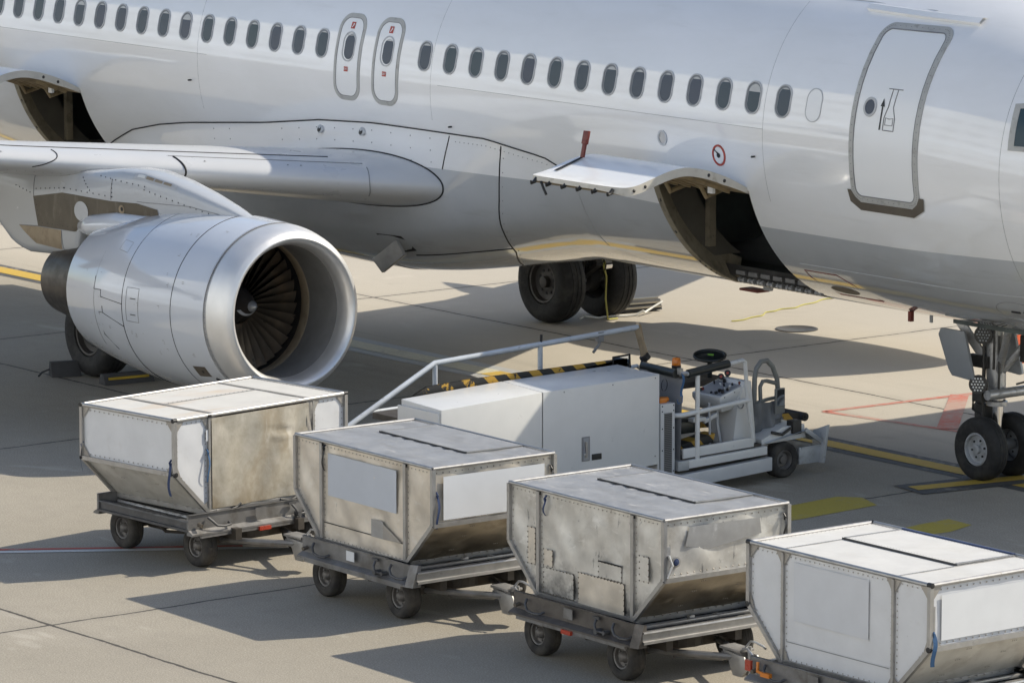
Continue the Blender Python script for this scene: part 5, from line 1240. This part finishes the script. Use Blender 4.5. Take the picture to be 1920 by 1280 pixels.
m = MB(); m.bb((-7.22, -3.93, .28), (XF-.02, -3.905, 1.435)); m.build('cabinet_end', M['loader'], bl, bevel=.004)
m = MB(); m.bb((-7.2, -7.0, .20), (XF-.05, -3.7, .33)); m.build('chassis', M['undercar'], bl)
m = MB(); m.bb((XF-.006, -5.05, .555), (XF+.006, -4.935, .835)); hd = m.build('latch_plate', M['seam'], bl, bevel=.004)
m = MB(); m.bb((XF+.004, -5.03, .57), (XF+.010, -4.955, .82)); m.build('latch_recess', M['loadergrey'], hd); m = MB(); m.tube([(XF+.02, -4.992, .60), (XF+.022, -4.99, .67), (XF+.022, -5.0, .78)], .014, 8); m.lathe([(0, .028), (.012, .02)], (XF+.01, -4.992, .63), (1,0,0), 12); m.build('latch_handle', M['rail'], hd, smooth=40)
m = MB(); m.bb((XF-.004, -4.905, .555), (XF+.008, -4.765, .625)); m.build('latch_cup', M['black'], bl, bevel=.012)
m = MB()
for y, z in ((-3.98, 1.40), (-4.6, 1.385), (-5.3, 1.375), (-3.98, .5)): m.rivets((XF, y, z), (XF+.0001, y, z), .1, .010, (1,0,0))
m.build('cover_screw', M['seam'], bl)
# perforated radiator panel
m = MB(); m.bb((-7.0, -3.895, .20), (XF+.0, -3.69, 1.085)); rp_ = m.build('radiator_housing', M['lightgrey'], bl, bevel=.008)
m = MB(); m.bb((XF, -3.85, .24), (XF+.004, -3.735, .98)); m.build('radiator_grille', M['seam'], rp_)
m = MB()
for i in range(34):
    for j in range(7): m.bb((XF+.003, -3.845+.0155*j, .25+.0213*i), (XF+.0065, -3.835+.0155*j, .263+.0213*i))
m.build('grille_hole', M['black'], rp_)
m = MB()
for z in (1.06, 1.0, .8, .55, .3):
    for y in (-3.875, -3.71): m.rivets((XF+.001, y, z), (XF+.0011, y, z), .1, .010, (1,0,0))
m.build('housing_bolt', M['black'], rp_)
m = MB(); m.tube([(-6.62, -3.87, 1.10), (-6.62, -3.80, 1.12), (-6.62, -3.70, 1.11)], .03, 8); m.bb((-6.66, -3.86, 1.085), (-6.56, -3.76, 1.14)); m.build('refuelling_valve', M['orange'], bl, bevel=.006)
# conveyor with striped side guard
m = MB(); pts = [(-6.98, 1.22), (-6.86, 1.335), (-6.62, 1.44), (-6.0, 1.46), (-3.75, 1.475)]
m.grid([[Vector((-7.29, y, z+.03)) for y, z in pts], [Vector((-7.29, y, z-.12)) for y, z in pts], [Vector((-7.32, y, z-.12)) for y, z in pts], [Vector((-7.32, y, z+.03)) for y, z in pts]], wrap=True); m.build('conveyor_guard', M['hazard'], bl)
m = MB(); m.bb((-7.95, -6.9, 1.05), (-7.33, -2.2, 1.12)); m.bb((-7.9, -6.9, .55), (-7.4, -1.3, .62)); m.build('conveyor_bed', M['undercar'], bl)
m = MB(); m.grid([[Vector((x, y, z)) for x in (-7.9, -7.4)] for y, z in ((-6.9, .75), (-6.5, .70), (-3.5, .65), (-.98, .53))]); cbt = m.build('conveyor_belt', M['belt'], bl)
m = MB(); P = [Vector((-7.36, y, z)) for y, z in ((-2.6, .60), (-1.05, .53))]
m.grid([[P[0]+Vector((0,0,.05)), P[1]+Vector((0,0,.045))], [P[0]-Vector((0,0,.045)), P[1]-Vector((0,0,.05))], [P[0]+Vector((-.03,0,-.045)), P[1]+Vector((-.03,0,-.05))]]); m.build('conveyor_side', M['hazard'], bl)
m = MB(); m.cyl((-7.93, -.99, .52), (-7.33, -.99, .52), .052, 20); m.build('end_roller', M['belt'], bl, smooth=40)
m = MB(); m.cyl((-7.345, -.99, .52), (-7.322, -.99, .52), .05, 16); m.cyl((-7.33, -.99, .52), (-7.31, -.99, .52), .015, 8); m.build('roller_cap', M['black'], bl, smooth=40)
m = MB()
# hand rail on the far side
RX = -8.1
m.tube([(RX, -7.15, .95), (RX, -5.91, 1.56), (RX, -2.94, 1.69)], .033, 10); m.tube([(RX, -6.85, 1.09), (RX, -6.2, 1.10), (RX, -4.0, 1.10)], .024, 8)
m.build('hand_rail', M['pipe'], bl, smooth=50)
for y, z in ((-5.91, 1.55), (-4.39, 1.62)): m = MB(); m.tube([(RX, y, z), (RX, y, .7)], .030, 10); m.build('rail_post', M['pipe'], bl, smooth=50)
m = MB(); m.tube([(RX, -2.95, 1.68), (RX, -2.86, 1.42), (RX, -2.80, 1.08)], .036, 10); m.tube([(RX, -2.94, 1.72), (RX-.02, -2.90, 1.71), (RX-.03, -2.84, 1.5), (RX, -2.80, 1.35)], .026, 8); m.build('rail_post', M['tanband'], bl, smooth=50)
m = MB(); m.tube([(RX+.02, -2.86, 1.35), (RX+.03, -2.83, 1.30)], [.062, .066], 10); m.tube([(RX+.05, -2.9, 1.30), (RX+.1, -2.98, 1.22), (RX+.08, -2.9, 1.10), (RX+.1, -2.84, 1.02)], .018, 6); m.build('rail_clamp', M['black'], bl)
m = MB(); m.tube([(RX, -4.38, 1.62), (RX, -4.375, 1.74)], .016, 8); m.build('rail_stub', M['black'], bl)
m = MB(); m.bb((RX-.03, -3.55, 1.58), (RX+.03, -3.47, 1.69)); m.tube([(RX, -3.5, 1.60), (RX, -3.52, 1.54), (RX+.02, -3.62, 1.46)], .017, 8); m.build('rail_lever', M['seam'], bl)
m = MB(); m.grid([[Vector((-7.29, y, z)) for z in (1.40, 1.53)] for y in (-3.96, -3.72)]); mr = m.build('rear_view_mirror', M['mirror'], bl, fix=False)
m = MB(); m.tube([(-7.285, -3.97, 1.39), (-7.285, -3.965, 1.535), (-7.285, -3.72, 1.545), (-7.285, -3.71, 1.40)], .014, 6, True); m.build('mirror_frame', M['black'], mr)
m = MB(); m.tube([(-7.3, -3.75, 1.39), (-7.3, -3.6, 1.40), (-7.6, -3.3, 1.30), (-7.9, -2.95, 1.15)], .022, 8); m.build('mirror_arm', M['pipe'], bl)
# driver platform
m = MB(); m.bb((-7.3, -3.56, .40), (-6.53, -2.36, .46)); m.build('platform_floor', M['undercar'], bl)
def slab(y0, y1, za, zb, h, name, mat='loader', x0=-6.54, x1=XF): m = MB(); m.add([(x0,y0,za-h/2),(x1,y0,za-h/2),(x1,y1,zb-h/2),(x0,y1,zb-h/2),(x0,y0,za+h/2),(x1,y0,za+h/2),(x1,y1,zb+h/2),(x0,y1,zb+h/2)], [(0,3,2,1),(4,5,6,7),(0,1,5,4),(1,2,6,5),(2,3,7,6),(3,0,4,7)]); return m.build(name, M[mat], bl, bevel=.006)
slab(-3.56, -2.50, .475, .50, .11, 'kick_plate'); slab(-3.50, -2.32, .352, .385, .095, 'step_rail', x1=XF+.03); slab(-3.70, -2.27, .165, .225, .155, 'side_skirt', 'lightgrey', x1=XF+.06)
m = MB(); m.bb((-6.7, -3.66, .29), (XF+.03, -3.50, .40)); m.build('step_bracket', M['rimgrey'], bl, bevel=.006)
m = MB(); m.bb((-7.3, -3.6, .24), (-6.6, -2.2, .34)); m.build('chassis', M['undercar'], bl)
m = MB(); m.tube([(XF, -3.355, .40), (XF, -3.355, 1.36), (XF-.02, -3.36, 1.42)], .028, 12); m.build('platform_post', M['loader'], bl, smooth=50)
m = MB(); m.tube([(XF, -2.52, .55), (XF, -2.60, 1.0), (XF, -2.645, 1.455), (XF, -2.68, 1.475), (XF, -3.0, 1.44), (XF, -3.52, 1.40)], .024, 12); m.build('platform_rail', M['loader'], bl, smooth=50)
m = MB(); m.tube([(-6.9, -3.66, .92), (-6.6, -3.70, .92), (XF, -3.60, .93), (XF, -3.30, .945), (XF, -2.58, 1.0)], .029, 12); m.build('platform_rail', M['loader'], bl, smooth=50)
m = MB(); m.tube([(XF, -3.50, 1.40), (XF, -2.90, 1.455)], .050, 14); m.build('rail_padding', M['pad'], bl, smooth=50)
m = MB(); m.tube([(XF-.06, -3.62, 1.405), (XF-.75, -3.55, 1.40)], .050, 14); m.build('rail_padding', M['pad'], bl, smooth=50)
m = MB(); m.tube([(XF-.02, -3.6, 1.41), (XF, -3.52, 1.405)], .030, 10); m.bb((XF-.05, -3.62, 1.40), (XF-.0, -3.57, 1.47)); m.build('rail_joint', M['rail'], bl)
m = MB(); m.grid([[Vector((XF+.01+.01*sin(i), -3.59+.012*sin(i*.8)+w, 1.42-.045*i)) for w in (-.018, .018)] for i in range(7)]); m.tube([(XF+.01, -3.585, 1.16), (XF+.02, -3.60, 1.08), (XF+.01, -3.65, 1.07), (XF, -3.66, 1.12)], .006, 5); m.build('lanyard', M['bluestrap2'], bl)
# standing back shield
m = MB(); rws = []
for i in range(9):
    a = i/8; rws.append([Vector((XF-.70+.69*a, -3.66+.06*a+.04*sin(pi*a)+.03*v, lerp(.40, 1.38-.04*a, v))) for v in [j/8 for j in range(9)]])
m.grid(rws); m.build('back_shield', M['loadergrey'], bl, smooth=60)
m = MB(); m.lathe([(0, .07), (.01, .07)], (XF-.03, -3.83, 1.30), (1,.4,0), 14); m.build('horn', M['black'], bl)
# seat, pedals, inner tubes
m = MB(); m.bb((-7.25, -3.45, .62), (-6.85, -3.05, .78)); m.bb((-7.28, -3.5, .78), (-7.2, -3.0, 1.02)); m.build('seat', M['pad'], bl, bevel=.04)
m = MB(); m.beam((-6.75, -3.25, .80), (-6.75, -3.05, .80), .10, .05); m.beam((-6.75, -3.06, .76), (-6.75, -2.86, .83), .05, .05); m.build('arm_rest', M['loader'], bl, bevel=.015)
m = MB(); m.prism([(-6.7, -3.45, .48), (-6.7, -2.95, .52), (-6.7, -2.92, .62), (-6.7, -3.45, .53)], (0,0,0), (-.2,0,0)); m.build('tread_guard', M['hazard'], bl)
m = MB(); m.tube([(-6.72, -2.98, .48), (-6.74, -2.98, .98)], .014, 8); m.tube([(-6.75, -2.8, .5), (-6.78, -2.82, .7), (-6.76, -2.84, .98)], .018, 6); m.build('control_tube', M['lightgrey'], bl)
# control console
m = MB(); m.prism([(0, -2.74, .46), (0, -2.38, .46), (0, -2.46, 1.20), (0, -2.56, 1.20), (0, -2.66, .98)], (-7.05, 0, 0), (-6.60, 0, 0)); con = m.build('control_console', M['loader'], bl, bevel=.015)
m = MB(); DZ = -.10
def cz_(y, o=0): return 1.055+.30*(y+2.90)+o
Q = [(-7.12, -2.92), (-6.62, -2.92), (-6.62, -2.46), (-7.12, -2.46)]; Qb = [(-7.08, -2.84, .86), (-6.68, -2.84, .86), (-6.68, -2.52, .90), (-7.08, -2.52, .90)]
m.add([(x, y, cz_(y, .0)) for x, y in Q]+[(x, y, cz_(y, -.055)) for x, y in Q]+Qb, [(0,1,2,3),(0,1,5,4),(1,2,6,5),(2,3,7,6),(3,0,4,7),(4,5,9,8),(5,6,10,9),(6,7,11,10),(7,4,8,11),(8,9,10,11)]); m.build('console_box', M['loader'], con, bevel=.008)
m = MB(); m.add([(x, y, cz_(y, .006)) for x, y in ((-7.09,-2.89),(-6.645,-2.89),(-6.645,-2.49),(-7.09,-2.49))], [(0,1,2,3)]); m.build('control_panel', M['loadergrey'], con, fix=False)
random.seed(9)
for k in range(22):
    x = random.choice([-6.68, -6.75, -6.83, -6.92, -7.02]); y = random.uniform(-2.87, -2.52); m = MB(); hgt = random.uniform(.015, .05); m.cyl((x, y, cz_(y)), (x, y-.01, cz_(y)+hgt), random.uniform(.010, .02), 8)
    m.build('control_knob', M[random.choice(['black', 'black', 'black', 'red', 'rail', 'honey'])], con)
m = MB()
for y in (-2.85, -2.70, -2.55): m.rivets((-6.617, y, cz_(y)-.028), (-6.616, y, cz_(y)-.028), .1, .008, (1,0,0))
m.build('console_screw', M['black'], con)
for y in (-2.60, -2.50): m = MB(); m.lathe([(-.05, .0), (-.05, .034), (.0, .038), (.004, .0)], (-6.98, y, cz_(y)+.07), (.7,-.6,.3), 14); g_ = m.build('gauge', M['black'], con); m = MB(); m.lathe([(.006, .016), (.010, 0)], (-6.98, y, cz_(y)+.07), (.7,-.6,.3), 10); m.build('gauge_face', M['reflred'], g_)
m = MB(); m.lathe([(0, .04), (.05, .045), (.052, .038), (.01, .03)], (-6.64, -2.62, .93), (1,-.1,.1), 16); m.build('cup_holder', M['loadergrey'], con)
# steering wheel
m = MB(); c_ = Vector((-7.42, -2.40, 1.385)); nx_ = Vector((.15, -.12, .98)).normalized(); e1 = nx_.orthogonal().normalized(); e2 = nx_.cross(e1)
m.tube([c_+(e1*cos(2*pi*i/32)+e2*sin(2*pi*i/32))*.185 for i in range(32)], .018, 8, True)
m.lathe([(-.04, .0), (-.045, .10), (-.02, .165), (.0, .18), (-.005, .10), (.01, .05), (.015, 0)], c_, nx_, 28); m.cyl(c_, c_-nx_*.45, .03, 10); sw = m.build('steering_wheel', M['pad'], bl, smooth=60)
m = MB(); m.box(c_+nx_*.012+e1*.01, (.07, .05, .006), Matrix((e1, e2, nx_)).transposed()); m.build('wheel_sticker', M['greensticker'], sw)
# amber beacon
m = MB(); m.lathe([(0, .055), (.05, .055), (.05, .0)], (-7.25, -3.05, 1.31), (0,0,1), 18); bc = m.build('beacon', M['black'], bl, smooth=40)
m = MB(); m.lathe([(.05, .052), (.12, .050), (.135, .04), (.14, 0)], (-7.25, -3.05, 1.31), (0,0,1), 18); m.build('beacon_lens', M['lensorange'], bc, smooth=50); m = MB(); m.cyl((-7.25,-3.05,.9), (-7.25,-3.05,1.36), .02, 8); m.build('beacon_pole', M['black'], bc)
# front hoop guard, mirror and hanging tarpaulin
m = MB(); HX = -6.9
m.tube([(HX, -2.16, .80), (HX, -2.155, 1.15), (HX, -2.13, 1.27), (HX, -2.06, 1.345), (HX, -1.97, 1.35), (HX, -1.88, 1.27), (HX, -1.81, 1.12), (HX, -1.785, .90), (HX, -1.77, .48)], .030, 12); m.tube([(HX, -2.06, .86), (HX, -2.07, 1.05), (HX, -2.03, 1.11), (HX, -1.97, 1.11), (HX, -1.80, 1.06)], .024, 10); m.tube([(HX, -2.15, .86), (HX, -1.95, .89), (HX, -1.79, .90)], .022, 10); m.build('hoop_guard', M['hoop'], bl, smooth=60)
m = MB(); m.box((HX+.12, -1.87, .88), (.03, .15, .30)); m.build('hoop_mirror', M['hoop'], bl, bevel=.015)
m = MB(); m.box((HX+.138, -1.87, .92), (.008, .11, .19)); m.build('mirror_face', M['mirror'], bl)
m = MB(); rws = []
for i in range(25):
    u = i/24; rw = []
    for j in range(15):
        v = j/14; w = .045*sin(8*u+3*v)*(.3+v)+.02*sin(17*u-5*v); half = .23-.05*v
        rw.append(Vector((HX+.06+w+.05*sin(pi*u), -2.03+(u-.5)*2*half+.02*sin(5*v+3*u), lerp(.88, .43-.05*sin(pi*u), v))))
    rws.append(rw)
m.grid(rws); m.build('tarpaulin', M['bag'], bl, smooth=70)
m = MB(); m.grid([[Vector((HX+.11+.03*sin(i*1.1+j), lerp(-1.93, -1.80, i/6), lerp(.86, .66, j/6)+.02*sin(i))) for j in range(7)] for i in range(7)]); m.build('tarpaulin', M['bag'], bl, smooth=60)
# bonnet, bumper wedge, wheels
m = MB(); m.prism([(0, -2.28, .42), (0, -2.28, .48), (0, -1.95, .60), (0, -1.62, .60), (0, -1.60, .44)], (-7.15, 0, 0), (-6.62, 0, 0)); m.build('front_bonnet', M['loader'], bl, bevel=.01)
m = MB(); m.add([(-6.56,-2.25,.445),(-6.56,-1.62,.54),(-7.3,-1.62,.54),(-7.3,-2.25,.445),(-6.56,-1.36,.36),(-7.3,-1.36,.36)], [(0,1,2,3),(1,4,5,2)]); m.build('wheel_arch', M['pipe'], bl, fix=False)
m = MB(); m.beam((-6.56, -1.66, .545), (-6.56, -1.38, .36), .03, .05); m.beam((-6.56, -1.72, .33), (-6.56, -1.36, .34), .02, .02); m.bb((-6.60, -1.75, .14), (-6.56, -1.36, .34)); m.build('bumper_arm', M['rimgrey'], bl, bevel=.004)
m = MB(); m.prism([(-6.50, -1.44, .13), (-6.68, -1.46, .13), (-6.68, -1.44, .50), (-6.50, -1.37, .58)], (0,0,0), (0,.04,0)); m.prism([(-6.68, -1.46, .15), (-7.2, -1.52, .15), (-7.2, -1.52, .34), (-6.68, -1.46, .34)], (0,0,0), (0,.04,0)); m.build('front_bumper', M['rimgrey'], bl, bevel=.008)
m = MB(); m.cyl((-6.66, -1.85, .58), (-6.66, -1.75, .60), .03, 8); m.tube([(-6.6, -2.15, .56), (-6.58, -2.0, .52), (-6.6, -1.85, .58)], .02, 6); m.bb((-6.70, -1.83, .50), (-6.58, -1.70, .66)); m.build('hoop_bracket', M['darksteel'], bl, bevel=.006)
for y in (-1.96, -6.3):
    for x, s in ((-6.66, 1), (-7.75, -1)):
        c0 = Vector((x, y, .215)); 
        MB().lathe(tyre_prof(.215, .20, .115), c0, (s, 0, 0), 36).build('tyre', M['rubber_grey'], bl, smooth=40)
        MB().lathe([(-.05, .115), (.075, .118), (.08, .108), (.06, .095), (.03, .085), (.035, .05), (.06, .045), (.065, 0)], c0, (s, 0, 0), 28).build('rim', M['rimdark'], bl, smooth=35)

# ================================================================ SMALL APRON THINGS
def tube_thing(name, label, cat, path, r, mat, n=8): m = MB(); m.tube(path, r, n); return tag(m.build(name, M[mat], smooth=60), label, cat)
# ribbed aluminium chock in front of the far main wheels
ck = thing('wheel_chock', 'ribbed sunlit metal chock with white rope by the far main wheels', 'chock', (-17.75, 4.85, 0), radians(80), 'wheel chocks under the airliner'); m = MB(); prof = []
m.prism([(-.42, -.12, .02), (-.42, -.06, .17), (-.42, .06, .17), (-.42, .12, .02)], (0,0,0), (.84,0,0)); m.build('chock_body', M['belt'], ck, bevel=.012, local=True)
for k, (y, z) in enumerate(((-.115, .07), (-.085, .13), (0, .182), (.085, .13))): m = MB(); m.beam((-.41, y, z), (.41, y, z), .022, .022); m.build('chock_rib', M['woodmetal'], ck, local=True)
ck = thing('wheel_chock', 'black rubber chock with a yellow stripe behind the engine nacelle', 'chock', (-17.03, -4.28, 0), radians(83), 'wheel chocks under the airliner')
m = MB(); m.prism([(-.36, -.11, .0), (-.36, -.05, .14), (-.36, .05, .14), (-.36, .11, .0)], (0,0,0), (.72,0,0)); m.build('chock_body', M['belt'], ck, bevel=.012, local=True)
m = MB(); m.beam((-.30, -.085, .085), (.28, -.085, .085), .03, .03); m.build('chock_stripe', M['chockyellow'], ck, local=True)
ck = thing('wheel_chock', 'small dark chock left of the near main wheel', 'chock', (-18.0, -4.62, 0), radians(70), 'wheel chocks under the airliner')
m = MB(); m.prism([(-.2, -.12, .0), (-.2, -.04, .20), (-.2, .04, .20), (-.2, .12, .0)], (0,0,0), (.4,0,0)); m.build('chock_body', M['belt'], ck, bevel=.012, local=True)
m = MB(); m.tube([(-.2, 0, .1), (-.30, .02, .06), (-.36, -.04, .02)], .014, 6); m.build('chock_rope', M['belt'], ck, local=True)
tube_thing('rope', 'loose white rope lying beside the ribbed chock', 'rope', [(-17.45, 5.15, .16), (-17.42, 4.95, .10), (-17.40, 4.78, .04), (-17.33, 4.70, .08), (-17.40, 4.62, .02), (-17.42, 4.45, .02), (-17.55, 4.2, .02), (-17.5, 4.02, .02), (-17.62, 3.85, .05), (-17.55, 3.72, .03)], .016, 'rope_white')
tube_thing('grounding_cable', 'thin yellow cable hanging from the far main gear to the ground', 'cable', [(-17.2, 3.72, 1.25), (-17.23, 3.84, .95), (-17.22, 3.93, .66), (-17.26, 3.95, .32), (-17.27, 4.0, .03), (-17.30, 4.2, .02)], .013, 'rope_yellow')
pth = [(-16.15, 5.35), (-16.25, 5.72), (-16.42, 5.80), (-16.5, 6.1), (-16.62, 6.3), (-16.6, 6.6), (-16.78, 6.75), (-16.85, 7.0), (-16.95, 7.3), (-17.1, 7.7), (-17.0, 8.2)]
tube_thing('cord', 'yellow cord lying loose on the sunlit concrete beyond the aircraft', 'cord', [(lerp(-16.15, -17.0, i/40)+.05*sin(i*.33)+.03*sin(i*.9), lerp(5.35, 8.2, i/40)+.08*sin(i*.21), .012) for i in range(41)], .009, 'rope_yellow', 6)
m = MB(); m.lathe([(0, .30), (.012, .30), (.014, .27), (.010, .265), (.010, .0)], (-15.06, 5.62, 0), (0,0,1), 32); tag(m.build('oval_shadow_disc', M['oval_shadow'], smooth=40), 'round dark disc painted as a shadow spot at the edge of the far engine shadow', 'oval_shadow')  # low dark disc painted in place of a cast shadow
cn = thing('traffic_cone', 'orange cone standing behind the nose gear', 'cone', (-11.25, 6.15, 0)); m = MB(); m.prism([(a, b, 0) for a, b in rrect(.62, .62, .1)], (0,0,0), (0,0,.05)); m.build('cone_base', M['cone'], cn, local=True, bevel=.01)
m = MB(); m.lathe([(.05, .22), (.12, .20), (.70, .05), (.72, .0)], (0,0,0), (0,0,1), 28); m.build('cone_body', M['cone'], cn, smooth=40, local=True); m = MB(); m.lathe([(.36, .141), (.5, .106)], (0,0,0), (0,0,1), 28); m.build('cone_band', M['cwhite'], cn, smooth=40, local=True)
# paper scraps in the shade and light flecks on the concrete
# boarding bridge at the far forward door: it throws the shade over the nose gear and the loader
jb = thing('boarding_bridge', 'grey boarding bridge docked at the far front door', 'boarding bridge', (-4.9, 6, 0))
m = MB(); m.bb((-6.45, 2.35, 2.95), (-3.3, 30, 5.75)); m.build('bridge_tunnel', M['bridge'], jb)
m = MB(); m.bb((-6.6, 2.02, 2.9), (-3.2, 2.4, 5.9)); m.build('bridge_canopy', M['black'], jb)
m = MB(); m.bb((-6.5, 2.4, 2.9), (-.7, 6.8, 5.8)); m.build('bridge_cab', M['bridge'], jb)
m = MB(); m.bb((-5.3, 15, .6), (-4.5, 15.8, 2.95)); m.bb((-6.2, 14.6, .3), (-3.6, 16.2, .6)); m.build('bridge_leg', M['bridge'], jb)
for x in (-6.3, -3.5): m = MB(); m.cyl((x-.2, 15.4, .5), (x+.2, 15.4, .5), .5, 20); m.build('bridge_wheel', M['rubber'], jb, smooth=40)

# unseen terminal at the viewpoint, added so its sunlit front bounces light onto the aircraft
tb = thing('unseen_terminal', 'long pale terminal building with window bands, unseen behind the viewpoint, added to bounce light', 'building', (0, -50, 0))
m = MB(); m.bb((-150, -75, 0), (150, -46, 7)); m.bb((-150, -75, 7), (150, -49, 27)); m.build('wall', M['terminal'], tb)
for z in (2.2, 10, 15, 20):
    for k in range(50):
        x = -147+6*k; y = -45.97 if z < 7 else -48.97
        m = MB(); m.bb((x, y-.02, z), (x+4.2, y+.02, z+1.9)); w_ = m.build('window', M['terminal_glass'], tb) if k == 0 else None
        if k == 0: w0 = w_
        else:
            w_ = w0.copy(); COL.objects.link(w_); w_.parent = tb; w_.matrix_parent_inverse = wm(tb).inverted(); w_.location.x = 6*k
